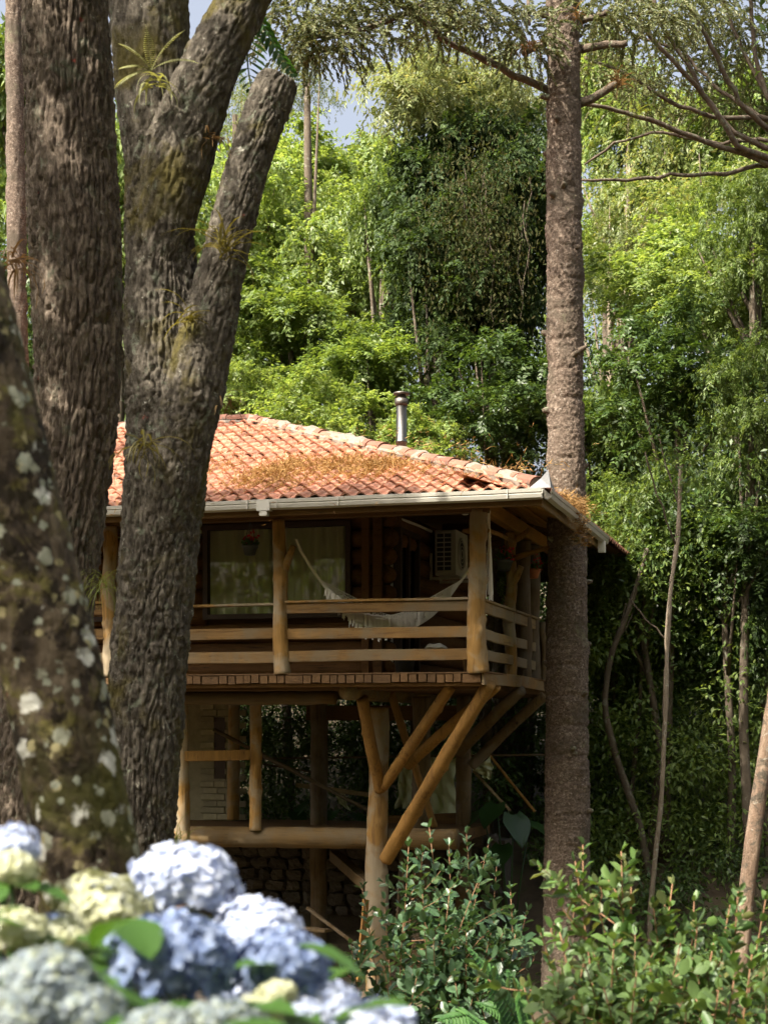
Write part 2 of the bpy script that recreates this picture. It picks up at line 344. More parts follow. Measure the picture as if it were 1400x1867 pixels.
def worley(u, v, nu, seed):
    """first and second nearest distance and cell value on a grid that wraps after nu cells in u"""
    iu, iv = np.floor(u).astype(np.int64), np.floor(v).astype(np.int64); F1 = np.full(u.shape, 9.0); F2 = F1.copy(); idv = np.zeros(u.shape)
    def h(a, b, k):
        n = ((a % nu) * 374761393 + b * 668265263 + (seed * 7 + k) * 974634777) & 0xffffffff; n = ((n ^ (n >> 13)) * 1103515245) & 0xffffffff; n = ((n ^ (n >> 16)) * 2246822519) & 0xffffffff
        return ((n ^ (n >> 15)) & 0xffff) / 65535.0
    for di in (-1, 0, 1):
        for dj in (-1, 0, 1):
            a, b = iu + di, iv + dj; d = np.hypot(a + 0.1 + 0.8 * h(a, b, 1) - u, b + 0.05 + 0.9 * h(a, b, 2) - v)
            c = d < F1; F2 = np.where(c, F1, np.minimum(F2, d)); idv = np.where(c, h(a, b, 3), idv); F1 = np.where(c, d, F1)
    return F1, F2, idv
def furrow(amp, wid, hgt, seed, fine=0.2):
    """bark in long plates about wid by hgt metres, parted by cracks"""
    def d(cx, cy, s, r):
        R0 = float(np.median(r)); nu = max(5, int(2 * math.pi * R0 / wid)); th = np.arctan2(cy, cx)
        wa = vnoise(cx * 5, cy * 5, s * 2.2, seed + 7); wb = vnoise(cx * 11, cy * 11, s * 6, seed + 8)
        u = (th / (2 * math.pi) + 0.5) * nu + wa * 0.75 + wb * 0.35; v = s / hgt + wa * 0.5 + vnoise(cx * 3, cy * 3, s * 1.5, seed + 9) * 0.6
        F1, F2, idv = worley(u, v, nu, seed); e = np.clip((F2 - F1) / 0.24, 0, 1); pl = np.sqrt(e) * (0.75 + 0.3 * idv)
        G1, G2, idg = worley(u * 2 + wb * 0.3, v * 3.1 + wb * 0.3, nu * 2, seed + 1); e2 = np.clip((G2 - G1) / 0.3, 0, 1)
        big = vnoise(cx * 2.2, cy * 2.2, s * 0.7, seed + 21) * 0.12 * r
        f = vnoise(cx * 60, cy * 60, s * 25, seed + 5) * fine + (idg - 0.5) * 0.18
        return amp * (pl * (0.75 + 0.25 * e2) + f - 0.5) + big
    return d

# ------------------------------------------------------------------ ground: slopes down from the camera to the cabin, then up the wooded hill
GY = [-400, -70, -26, -8, 0, 3, 8, 13, 18, 24, 26.5, 34, 45, 60, 90, 160, 500]
GZ = [90, 34, 10, 3.7, 3.45, 3.35, 2.55, 1.75, 1.2, 1.15, 2.4, 3.9, 6.3, 9.5, 15, 24, 40]  # steep rise behind the camera is unseen, added to block low sky
def ground_z(x, y):
    return np.interp(y, GY, GZ) + 0.15 * vnoise(np.asarray(x) * 0.35, np.asarray(y) * 0.35, 0.5, 4)
xs = np.unique(np.r_[np.linspace(-500, -40, 18), np.linspace(-40, 40, 121), np.linspace(40, 500, 18)])
ys = np.unique(np.r_[np.linspace(-400, -10, 14), np.linspace(-10, 60, 141), np.linspace(60, 500, 30)])
GX, GYY = np.meshgrid(xs, ys, indexing='ij')
GV = np.stack([GX, GYY, ground_z(GX, GYY)], -1).reshape(-1, 3)
gi = np.arange(len(xs) - 1)[:, None] * len(ys) + np.arange(len(ys) - 1)[None, :]
gi = gi.ravel(); GF = np.stack([gi, gi + len(ys), gi + len(ys) + 1, gi + 1], -1)
tag(link('ground', np_mesh('ground', GV, GF, M['ground'], True)), kind='structure')

# ------------------------------------------------------------------ the cabin: local frame u (along the front, to the right), v (inwards), w (up); origin at the deck's front right corner
YAW = math.radians(16)
d1 = np.array([math.cos(YAW), -math.sin(YAW), 0]); d2 = np.array([math.sin(YAW), math.cos(YAW), 0]); d3 = np.array([0, 0, 1.0])
O = W(880, 1228, 20.3)
def toL(p):
    q = np.asarray(p, float) - O; return np.array([q @ d1, q @ d2, q[2]])
def toW(p): return O + p[0] * d1 + p[1] * d2 + p[2] * d3
CAM = np.array([0, 0, CZ])
def pv(px, py, v):      # point of the plane v = const seen at that place of the photo
    r = W(px, py, 1.0) - CAM; t = (v - (CAM - O) @ d2) / (r @ d2); return toL(CAM + r * t)
def pu(px, py, u):
    r = W(px, py, 1.0) - CAM; t = (u - (CAM - O) @ d1) / (r @ d1); return toL(CAM + r * t)
def pix(L):
    w = toW(L); return 700 + w[0] / w[1] * F, HOR - (w[2] - CZ) / w[1] * F
cabin = empty('log_cabin', O, -YAW)
tag(cabin, 'raised wooden log cabin with orange tiled hip roof and railed veranda on log stilts', 'cabin')
rng = np.random.default_rng(5)

OV, KR, SL = 0.95, 6.1, 0.372            # eave overhang, run to the ridge, roof slope
WE = 2.20                                # eave height above the deck
UL = -9.0                                # left end of what is built
ALP = math.atan(SL)
def rz_(k): return WE + SL * k
# roof sheathing (two slopes and a back slope)
ap = (OV - KR, -OV + KR, rz_(KR)); al = (UL, -OV + KR, rz_(KR))
rm = MB()
rm.add([(UL, -OV, WE), (OV, -OV, WE), ap, al], [(0, 1, 2, 3)])
rm.add([(OV, -OV, WE), (OV, 0.95, WE), (OV - 0.9, 0.95, rz_(0.9)), (OV - 0.9, -OV + 0.9, rz_(0.9))], [(0, 1, 2, 3)])
rm.add([(OV, 2.72, WE), (OV, 2 * KR - OV, WE), (OV - 0.9, 2 * KR - OV - 0.9, rz_(0.9)), (OV - 0.9, 2.72, rz_(0.9))], [(0, 1, 2, 3)])
rm.add([(OV - 0.9, -OV + 0.9, rz_(0.9)), (OV - 0.9, 2 * KR - OV - 0.9, rz_(0.9)), ap], [(0, 1, 2)])
rm.add([(OV, 2 * KR - OV, WE), (UL, 2 * KR - OV, WE), al, ap], [(0, 1, 2, 3)])
roof = rm.build('roof', M['sheath'], cabin)
# tile
TW, TL, EX = 0.205, 0.43, 0.355
prof = [(0, 0.0), (0.022, 0.030), (0.062, 0.050), (0.102, 0.032), (0.128, 0.004), (0.165, -0.008), (0.212, 0.004)]
tv = [(x, 0, z + 0.040) for x, z in prof] + [(x * 0.94, TL, z * 0.9 + 0.004) for x, z in prof] + [(x, 0.002, z + 0.016) for x, z in prof]
tf = [(i, i + 1, 8 + i, 7 + i) for i in range(6)] + [(14 + i, 15 + i, i + 1, i) for i in range(6)]
tile_mesh = MB().add(tv, tf).mesh('roof_tile', M['tile'], False)
TV = np.array(tv); TF = np.array(tf)
ca, sa = math.cos(ALP), math.sin(ALP)
cand = []
row = 0
while True:
    ys_ = -0.06 + row * EX
    if ys_ * ca > KR - 0.1: break
    k0 = ys_ * ca; umax = OV - max(k0, 0) - 0.10
    off = rng.uniform(-0.01, 0.01) + (row % 2) * 0.0
    u = umax - TW
    u0 = math.floor((u - UL) / TW) * TW + UL + off
    while u0 > UL:
        pos = (u0, -OV + k0, WE + ys_ * sa + 0.012)
        px, py = pix(pos); cand.append((toW(pos)[1], px, pos)); u0 -= TW
    row += 1
def jitm(): return Matrix.Rotation(rng.normal(0, 0.018), 4, 'Z') @ Matrix.Rotation(rng.normal(0, 0.012), 4, 'Y')
seen = [c for c in cand if 195 < c[1] < 225 or 362 < c[1] < 985]
seen.sort(key=lambda c: c[0]); part_set = set(id(c) for c in seen[:300])
rest = []
for c in cand:
    mt = Matrix.Translation(Vector(c[2]) + Vector((0, 0, rng.normal(0, 0.004)))) @ Matrix.Rotation(ALP, 4, 'X') @ jitm()
    if id(c) in part_set: link('roof_tile', tile_mesh, roof, mt)
    else: rest.append(np.array(mt))
# right slope, all in one mesh, with a notch where the pine passes the eave
for r_ in range(int(KR / ca / EX) + 1):
    ys_ = -0.06 + r_ * EX; k0 = ys_ * ca
    v = -OV + max(k0, 0) + 0.1
    while v < 2 * KR - OV - k0 - 0.3:
        if not (k0 < 0.9 and 0.85 < v + 0.1 < 2.8):
            mt = Matrix.Translation((OV - k0, v, WE + ys_ * sa + 0.012)) @ Matrix.Rotation(math.pi / 2, 4, 'Z') @ Matrix.Rotation(ALP, 4, 'X') @ jitm()
            rest.append(np.array(mt))
        v += TW
A = np.array(rest); TH = np.c_[TV, np.ones(len(TV))]
RV = np.einsum('nij,kj->nki', A, TH)[..., :3].reshape(-1, 3)
RF = (TF[None] + (np.arange(len(A)) * len(TV))[:, None, None]).reshape(-1, 4)
tag(link('roof_tiles', np_mesh('roof_tiles', RV, RF, M['tile']), roof), kind='stuff')
# hip and ridge caps: half barrels bedded on mortar
def barrel(l0, r0, r1, seg=7, th=0.018):
    mb = MB(); V = []
    for (y, r) in ((0, r0), (l0, r1)):
        V += [(-r * math.cos(math.pi * j / seg), y, r * 0.85 * math.sin(math.pi * j / seg)) for j in range(seg + 1)]
    V += [(-(r0 - th) * math.cos(math.pi * j / seg), 0.003, (r0 - th) * 0.85 * math.sin(math.pi * j / seg)) for j in range(seg + 1)]
    n = seg + 1
    return mb.add(V, [(j + 1, j, n + j, n + j + 1) for j in range(seg)] + [(j, j + 1, 2*n + j + 1, 2*n + j) for j in range(seg)])
M['captile'] = surf('hip_terracotta', [(0.14, 0.06, 0.04), (0.22, 0.10, 0.066)], 9, rough=0.85, bs_=0.25, bd=0.004, patch=[((0.08, 0.06, 0.045), 5, 0.5, 0.64)], rnd=0.3)
cap_mesh = barrel(0.46, 0.125, 0.105).mesh('hip_tile', M['captile'], False)
hip_a, hip_b = np.array([OV, -OV, WE + 0.03]), np.array([ap[0], ap[1], ap[2] + 0.03])
hd = unit(hip_b - hip_a); hl = np.linalg.norm(hip_b - hip_a); nh = int(hl / 0.40)
def frame_m(p, yd, up=(0, 0, 1)):
    yd = Vector(yd).normalized(); x = yd.cross(Vector(up)).normalized(); z = x.cross(yd)
    return Matrix.Translation(p) @ Matrix((x, yd, z)).transposed().to_4x4()
mb = MB()
for i in range(nh):
    p = hip_a + hd * (0.10 + i * 0.40) + np.array([0, 0, 0.03 + rng.normal(0, 0.006)])
    link('hip_tile', cap_mesh, roof, frame_m(Vector(p), hd + rng.normal(0, 0.02, 3)))
rd = np.array([-1.0, 0, 0]); nr = 9
for i in range(nr):
    p = np.array(ap) + rd * (0.02 + i * 0.41) + np.array([0, 0, 0.07 + rng.normal(0, 0.006)])
    link('hip_tile', cap_mesh, roof, frame_m(Vector(p), rd + rng.normal(0, 0.02, 3)))
n_ = 46; pts = [hip_a + hd * (0.12 + (hl - 0.1) * i / n_) + np.array([0, 0, 0.0]) for i in range(n_ + 1)]
mb.tube(pts, [0.135 + rng.uniform(-0.025, 0.02) for _ in pts], 8, rough=0.12, rng=rng)
mb.tube([np.array(ap) + np.array([0.1 - 0.15 * i, 0, 0.02]) for i in range(26)], [0.13 + rng.uniform(-0.02, 0.02) for _ in range(26)], 8, rough=0.12, rng=rng)
mb.build('mortar_bed', M['mortar'], roof)

# gutters: open moulded trough
def gutter(name, a, b, out):
    a, b, out = np.array(a, float), np.array(b, float), np.array(out, float)
    pr = [(0.005, 0.02), (0.012, -0.085), (0.05, -0.115), (0.105, -0.095), (0.118, -0.05), (0.108, -0.038), (0.122, -0.028), (0.128, 0.012), (0.115, 0.016),
          (0.112, 0.0), (0.095, -0.03), (0.10, -0.085), (0.05, -0.10), (0.022, -0.075), (0.018, 0.02)]
    mb = MB(); n = len(pr); V = []
    N = 14
    for i in range(N + 1):
        c = a + (b - a) * i / N + np.array([0, 0, rng.normal(0, 0.0025)])
        V += [c + out * x + np.array([0, 0, z]) for x, z in pr]
    Fs = [(i*n+j, i*n+(j+1) % n, (i+1)*n+(j+1) % n, (i+1)*n+j) for i in range(N) for j in range(n)]
    mb.add(V, Fs + [tuple(range(n)), tuple(range(N*n, N*n+n))])
    return mb.build(name, M['gutter'], cabin)
WG = WE + 0.0
g1 = gutter('gutter', (UL, -OV - 0.003, WG), (OV + 0.01, -OV - 0.003, WG), (0, -1, 0))
g2 = gutter('gutter', (OV + 0.003, -OV - 0.0, WG), (OV + 0.003, 4.1, WG), (1, 0, 0))
for px in (452, 505, 617, 925):
    q = pv(px, 905, -OV - 0.11); MB().box((q[0] - 0.006, -OV - 0.136, WG - 0.10), (q[0] + 0.006, -OV - 0.105, WG + 0.018)).build('gutter_bracket', M['gutter'], g1)
q = pv(481, 910, -OV - 0.1)
MB().box((q[0] - 0.09, -OV - 0.134, WG - 0.125), (q[0] + 0.09, -OV - 0.02, WG + 0.002)).box((q[0] - 0.05, -OV - 0.128, WG - 0.19), (q[0] + 0.05, -OV - 0.03, WG - 0.126)).build('gutter_joint', M['gutter'], g1)
mb = MB().box((OV + 0.02, 3.62, WG - 0.27), (OV + 0.12, 3.75, WG - 0.10)); mb.build('gutter_outlet', M['white'], g2)
mb = MB()   # folded metal flashing standing up at the corner
c0 = np.array([OV + 0.128, -OV - 0.131, WG + 0.0])
mb.add([c0 + (-0.27, 0, 0.015), c0 + (0, 0, 0.015), c0 + (-0.03, 0.01, 0.235), c0 + (-0.13, 0.02, 0.13), c0 + (0.004, 0.30, 0.015), c0 + (-0.02, 0.15, 0.11),
        c0 + (-0.27, 0.012, 0.015), c0 + (-0.012, 0.012, 0.015), c0 + (-0.042, 0.022, 0.225), c0 + (-0.13, 0.032, 0.12)],
       [(0, 1, 2, 3), (1, 4, 5, 2), (7, 6, 9, 8), (0, 3, 9, 6), (3, 2, 8, 9)])
mb.build('corner_flashing', surf('zinc', [(0.17, 0.17, 0.175), (0.24, 0.24, 0.245)], 6, rough=0.5, metal=0.3), g1)
# fascia, eave beam, soffit
mb = MB().board((UL, -OV + 0.03, WE - 0.10), (OV - 0.003, -OV + 0.03, WE - 0.10), 0.03, 0.16); mb.build('fascia_board', M['beam'], cabin)
mb = MB().board((OV - 0.03, -OV + 0.05, WE - 0.10), (OV - 0.03, 4.1, WE - 0.10), 0.03, 0.16); mb.build('fascia_board', M['railv'], cabin)
sof = MB().add([(OV - 0.05, -OV + 0.06, WE - 0.06), (OV - 0.05, 4.1, WE - 0.06), (-0.2, 4.1, WE + 0.30), (-0.2, -OV + 0.06, WE + 0.30)], [(0, 1, 2, 3)]).build('soffit', M['soffit'], cabin)
for i in range(10):
    f0, f1 = i / 10, (i + 1) / 10 - 0.012
    u0, u1 = OV - 0.05 - f0 * 1.15, OV - 0.05 - f1 * 1.15; w0, w1 = WE - 0.075 + f0 * 0.36, WE - 0.075 + f1 * 0.36
    for (va, vb) in ((-OV + 0.06 + f0 * 0.9, 0.92), (2.75, 4.1)) if u0 > 0.35 else ((-OV + 0.06 + f0 * 0.9, 4.1),):
        MB().add([(u0, va, w0), (u0, vb, w0), (u1, vb, w1), (u1, va, w1), (u0, va, w0 + 0.012), (u0, vb, w0 + 0.012), (u1, vb, w1 + 0.012), (u1, va, w1 + 0.012)],
                 [(3, 2, 1, 0), (4, 5, 6, 7), (0, 1, 5, 4), (1, 2, 6, 5), (2, 3, 7, 6), (3, 0, 4, 7)]).build('soffit_plank', M['soffit'], sof)
fs = MB().add([(UL, -OV + 0.06, WE - 0.05), (OV - 0.2, -OV + 0.06, WE - 0.05), (-0.2, -0.05, WE + 0.29), (UL, -0.05, WE + 0.29)], [(0, 1, 2, 3)]).build('soffit', M['beam'], cabin)
for i in range(6):
    v0 = -OV + 0.08 + i * 0.145; v1 = v0 + 0.135; z0 = WE - 0.07 + (v0 + OV) * 0.37; z1 = WE - 0.07 + (v1 + OV) * 0.37
    MB().add([(UL, v0, z0), (-v0 - 0.1, v0, z0), (-v1 - 0.1, v1, z1), (UL, v1, z1), (UL, v0, z0 + 0.012), (-v0 - 0.1, v0, z0 + 0.012), (-v1 - 0.1, v1, z1 + 0.012), (UL, v1, z1 + 0.012)],
             [(3, 2, 1, 0), (4, 5, 6, 7), (0, 1, 5, 4), (1, 2, 6, 5), (2, 3, 7, 6), (3, 0, 4, 7)]).build('soffit_plank', M['soffit'], fs)
MB().board((UL, 0.07, WE + 0.00), (0.06, 0.07, WE + 0.00), 0.14, 0.20).build('eave_beam', M['beam'], cabin)
MB().board((-0.06, 0.15, WE + 0.02), (-0.06, 7.0, WE + 0.02), 0.14, 0.19).build('eave_beam', M['soffit'], cabin)
# veranda ceiling and rafters
MB().add([(UL, 0.1, WE + 0.33), (-0.1, 0.1, WE + 0.33), (-0.1, 8, WE + 0.33), (UL, 8, WE + 0.33)], [(0, 1, 2, 3)]).build('veranda_ceiling', M['beam'], cabin)
for u in np.arange(-8, -0.3, 1.1): MB().board((u, 0.15, WE + 0.26), (u, 1.62, WE + 0.28), 0.07, 0.12).build('rafter', M['beam'], cabin)
for v in np.arange(2.2, 7, 1.1): MB().board((-1.62, v, WE + 0.28), (-0.15, v, WE + 0.24), 0.07, 0.12).build('rafter', M['beam'], cabin)

# walls: horizontal logs with scalloped ends, window openings
WV = 1.65; WUa = -1.65; LH = 0.27
wall = MB().box((UL, WV + 0.16, 0.0), (WUa - 0.16, WV + 0.2, WE + 0.3)).build('wall', M['wall'], cabin)
wall2 = MB().box((WUa - 0.2, WV + 0.21, 0.0), (WUa - 0.16, 8, WE + 0.3)).build('wall', M['wallv'], cabin)
w1a, w1b = pv(372, 955, WV), pv(640, 1125, WV)      # front window opening
fu0, fu1, fz0, fz1 = w1a[0], w1b[0], w1b[2], pv(600, 950, WV)[2]
def log(mbx, a, b, r, ax):
    n = max(2, int(np.linalg.norm(np.array(b) - np.array(a)) / 0.25)); pts = np.linspace(a, b, n + 1)
    V = []; seg = 10
    mbx.tube(pts, [r * (1 + rng.uniform(-0.03, 0.03)) for _ in pts], seg, rough=0.03, rng=rng)
for i in range(10):
    zc = LH * (i + 0.5) + 0.0
    if zc > WE + 0.25: break
    segs = [(UL, fu0), (fu1, WUa - 0.28)] if fz0 - 0.05 < zc < fz1 + 0.05 else [(UL, WUa - 0.28)]
    for a, b in segs:
        mb = MB(); log(mb, (a, WV + 0.12, zc), (b, WV + 0.12, zc), LH / 2 + 0.004, 0); mb.build('log', M['wall'], wall, True)
    mb = MB(); log(mb, (WUa - 0.12, WV + 0.03, zc), (WUa - 0.12, WV + 0.13, zc), LH / 2 - 0.01, 1); mb.build('log', M['wallv'], wall2, True)
    segs = [(2.95, 8)] if 0.05 < zc < 1.95 else [(WV + 0.14, 8)]
    for a, b in segs:
        mb = MB(); log(mb, (WUa - 0.12, a, zc), (WUa - 0.12, b, zc), LH / 2 + 0.004, 1); mb.build('log', M['wallv'], wall2, True)
MB().board((WUa - 0.24, WV - 0.03, 0), (WUa - 0.24, WV - 0.03, WE + 0.3), 0.13, 0.07, up=(0, 1, 0)).build('corner_board', M['wall'], wall)
MB().board((WUa - 0.42, WV - 0.028, 0), (WUa - 0.42, WV - 0.028, WE + 0.3), 0.11, 0.06, up=(0, 1, 0)).build('corner_board', M['wall'], wall)
# glass
gm, gn, gl, gp = nodes('window_glass')
gt = gn.new('ShaderNodeBsdfTransparent'); gt.inputs[0].default_value = (0.93, 0.94, 0.91, 1); gg = gn.new('ShaderNodeBsdfGlossy'); gg.inputs['Roughness'].default_value = 0.02
fr = gn.new('ShaderNodeFresnel'); fr.inputs[0].default_value = 1.33; gx = gn.new('ShaderNodeMixShader')
gl.new(fr.outputs[0], gx.inputs[0]); gl.new(gt.outputs[0], gx.inputs[1]); gl.new(gg.outputs[0], gx.inputs[2]); gl.new(gx.outputs[0], gn['Material Output'].inputs[0])
M['glass'] = gm
def window(u0, u1, z0, z1, v, cols, along='u', fw=0.075):
    def P(a, b, c): return (a, b, c) if along == 'u' else (WUa + (v - b) * 1.0, a, c)
    def bx(a, b, name, mat, par):
        p, q = P(*a), P(*b); lo = tuple(min(x, y) for x, y in zip(p, q)); hi = tuple(max(x, y) for x, y in zip(p, q))
        return MB().box(lo, hi).build(name, mat, par)
    win = bx((u0 + .01, v + 0.28, z0 + .01), (u1 - .01, v + 0.30, z1 - .01), 'window', M['frame'], cabin)
    bx((u0, v - 0.05, z1 - fw), (u1, v + 0.07, z1), 'frame', M['frame'], win); bx((u0, v - 0.05, z0), (u1, v + 0.07, z0 + fw), 'frame', M['frame'], win)
    bx((u0, v - 0.049, z0 + fw), (u0 + fw, v + 0.069, z1 - fw), 'frame', M['frame'], win); bx((u1 - fw, v - 0.049, z0 + fw), (u1, v + 0.069, z1 - fw), 'frame', M['frame'], win)
    w = (u1 - u0 - 2 * fw) / cols
    for i in range(cols):
        a = u0 + fw + w * i
        if i: bx((a - 0.04, v - 0.03, z0 + fw), (a + 0.04, v + 0.05, z1 - fw), 'frame', M['frame'], win)
        bx((a + 0.041 if i else a, v + 0.012, z0 + fw), (a + w - 0.041 if i < cols - 1 else a + w, v + 0.020, z1 - fw), 'pane', M['glass'], win)
    mb = MB(); N = int((u1 - u0) / 0.02); V = []
    for i in range(N + 1):
        a = u0 + fw + (u1 - u0 - 2 * fw) * i / N
        d = v + 0.095 + 0.034 * math.sin(a * 34 + 1.5 * math.sin(a * 5)) + 0.005 * math.sin(a * 71)
        V += [P(a, d, z0 + fw * 0.5), P(a, d, z1 - fw * 0.5)]
    mb.add(V, [(2*i, 2*i+2, 2*i+3, 2*i+1) for i in range(N)]); mb.build('curtain', M['curtain'], win, True)
    return win
window(fu0, fu1, fz0, fz1, WV, 2)
wl_ = window(UL + 0.5, fu0 - 0.55, fz0, fz1, WV, 2)
window(1.82, 2.92, 0.06, pu(735, 965, WUa)[2], WV, 2, 'v')

# deck: planks whose sawn ends show along the front, log joists and beams under it
DT = 0.075
deck = MB().box((UL, 0.30, -0.19), (-0.12, 8, -DT - 0.012)).build('deck', M['beam'], cabin)
u = -0.03; i = 0
while u > -7.0:
    wd = rng.uniform(0.085, 0.115) if i % 9 else 0.24
    jz = rng.normal(0, 0.004); jv = rng.uniform(-0.012, 0.012)
    MB().board((u - wd / 2, -0.02 + jv, -0.055 + jz), (u - wd / 2, 2.0, -0.055), wd, 0.105, ch=0.005).build('plank', M['deck'], deck)
    u -= wd + 0.018; i += 1
MB().board((-0.02, 0.03, 0.012), (-7.0, 0.03, 0.012), 0.10, 0.022).build('deck_edge_strip', M['deck'], deck)
MB().board((-0.7, 2.02, -0.055), (-0.7, 8.0, -0.055), 1.35, 0.10).build('plank', M['deck'], deck)
MB().board((-7, 0.10, -0.135), (-0.02, 0.10, -0.135), 0.10, 0.05).build('joist', M['beam'], deck)
# curved side fascia along the right edge
pts = [(0.0 + 0.05 * math.sin(math.pi * t), 0.0 + 4.6 * t, -0.06 + 0.015 * math.sin(3 * t)) for t in np.linspace(0, 1, 10)]
mb = MB()
for a, b in zip(pts[:-1], pts[1:]): mb.board(a, b, 0.035, 0.17)
mb.build('side_fascia', M['rail'], deck)
MB().board((-0.01, 0.0, 0.022), (-0.01, 4.6, 0.022), 0.13, 0.025).build('deck_edge_strip', M['deck'], deck)

# posts of the veranda: peeled logs with stubs
def logpath(a, b, n, wob, r0, r1):
    t = np.linspace(0, 1, n)[:, None]; P = np.array(a) + (np.array(b) - np.array(a)) * t
    k = np.linspace(0, 1, 6); J = rng.normal(0, wob * 1.3, (6, 3)) * np.array([1, 1, 0.1]); J[0] = J[-1] = 0
    P = P + np.stack([np.interp(t[:, 0], k, J[:, i]) for i in range(3)], 1)
    R = r0 + (r1 - r0) * t[:, 0] + np.interp(t[:, 0], np.linspace(0, 1, 8), rng.normal(0, r0 * 0.045, 8)); return P, R
def post(a, b, r0, r1, mat='post', knobs=0, wob=0.012, name='post', flare=0.0, n=22, parent=None):
    mb = MB(); P, R = logpath(a, b, n, wob, r0, r1)
    if flare: R[:3] += np.array([flare, flare * 0.6, flare * 0.25])
    ln = np.linalg.norm(np.array(b) - np.array(a)); mb.log(P, R, 18, 0.075, int(rng.integers(999)), [(rng.uniform(.1, .95) * ln, rng.uniform(-3, 3), rng.uniform(.03, .055)) for _ in range(knobs + 2)])
    return mb.build(name, M[mat], parent or cabin, True)
def limb(pa, pts, rad, mat='post', name='stub'):
    P = np.array(pts, float); 
    return MB().tube(P, rad, 10, rough=0.06, rng=rng).build(name, M[mat], pa, True)
TOP = WE - 0.10
a = pv(515, 1232, 0.06); b = pv(509, 925, 0.06)
fp = post((a[0], 0.05, 0.015), (b[0], 0.05, TOP), 0.098, 0.092, knobs=7, flare=0.02)
s0, s1 = pv(512, 1045, 0.05), pv(535, 995, -0.02)
limb(fp, [s0 + (0.02, 0, 0), (s0 + s1) / 2 + (0, 0, -0.03), s1], [0.075, 0.055, 0.042])
cp = post((-0.075, 0.07, 0.015), (-0.075, 0.07, TOP + 0.03), 0.135, 0.10, knobs=11, wob=0.016, flare=0.01)
a = pv(202, 1200, 0.06)
lp = post((a[0], 0.05, 0.0), (a[0], 0.05, TOP), 0.10, 0.095, knobs=5)
sp_ = pu(931, 1222, -0.07); spv = sp_[1]
sp = post((-0.07, spv, 0.015), (-0.09, spv, TOP), 0.085, 0.07, knobs=10, wob=0.022)
c = np.array([-0.08, spv, 0])
limb(sp, [c + (0, 0, 1.30), c + (0.10, -0.03, 1.45), c + (0.17, -0.05, 1.60)], [0.06, 0.05, 0.045])
limb(sp, [c + (0, 0, 1.95), c + (0.15, 0, 2.02), c + (0.28, 0.0, 2.13)], [0.05, 0.042, 0.03])
limb(sp, [c + (0.02, -0.05, 1.70), c + (0.35, -0.1, 1.79), c + (0.66, -0.15, 1.86)], [0.045, 0.034, 0.028], 'brace')
limb(cp, [(-0.02, 0.10, 1.89), (0.05, 0.8, 1.90), (-0.04, spv - 0.02, 1.96)], [0.03, 0.028, 0.025], 'brace', 'peg')
s0 = pv(846, 968, 0.5); limb(cp, [(-0.10, 0.10, 1.86), s0], [0.045, 0.03], 'brace')
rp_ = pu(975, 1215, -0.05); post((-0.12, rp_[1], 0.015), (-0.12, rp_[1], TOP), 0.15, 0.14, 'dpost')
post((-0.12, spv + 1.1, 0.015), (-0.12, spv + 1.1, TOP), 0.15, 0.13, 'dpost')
# railings: three boards and a handrail per bay
def bay(u0, u1, zs, v, front, thick=0.045, cap=True):
    for (zc, h) in zs:
        j = rng.normal(0, 0.008)
        MB().board((u0, v + rng.normal(0, 0.006), zc), (u1, v, zc + j), thick, h, n=6, wob=0.004, rng=rng).build('rail_board', M['rail'], cabin)
    if cap: MB().board((u0 + 0.02, v, cap), (u1 - 0.02, v, cap + rng.normal(0, 0.004)), 0.12, 0.035, n=6, wob=0.003, rng=rng).build('handrail', M['post'], cabin)
uf = pv(515, 1150, 0.06)[0]; ul_ = pv(202, 1100, 0.06)[0]
Zt = lambda py, px=700: pv(px, py, 0.06)[2]
bay(uf + 0.04, -0.14, [(Zt(1106), 0.135), (Zt(1153), 0.145), (Zt(1195), 0.15)], 0.055, True, cap=Zt(1094))
bay(ul_ + 0.05, uf - 0.04, [(Zt(1157, 430), 0.15), (Zt(1199, 430), 0.155)], 0.058, True, cap=Zt(1104, 430))
bay(UL, ul_ - 0.05, [(Zt(1112, 190), 0.13), (Zt(1157, 190), 0.145), (Zt(1199, 190), 0.15)], 0.058, True, cap=Zt(1099, 190))
for (zc, h) in ((Zt(1106, 860), 0.15), (Zt(1155, 860), 0.14), (Zt(1193, 860), 0.14)):
    for a, b in ((0.16, spv - 0.05), (spv + 0.05, rp_[1] + 0.2)):
        MB().board((-0.045, a, zc), (-0.045, b, zc + rng.normal(0, 0.01)), 0.045, h, n=5, wob=0.005, rng=rng).build('rail_board', M['railv'], cabin)
for a, b in ((0.14, spv - 0.03), (spv + 0.03, rp_[1] + 0.2)):
    MB().board((-0.05, a, Zt(1093, 860)), (-0.05, b, Zt(1093, 860)), 0.12, 0.035, n=5, wob=0.004, rng=rng).build('handrail', M['railv'], cabin)
rq = pu(988, 1200, -0.01)
post((-0.01, rq[1], -0.05), (-0.01, rq[1], 0.95), 0.06, 0.055, 'dpost', n=10)

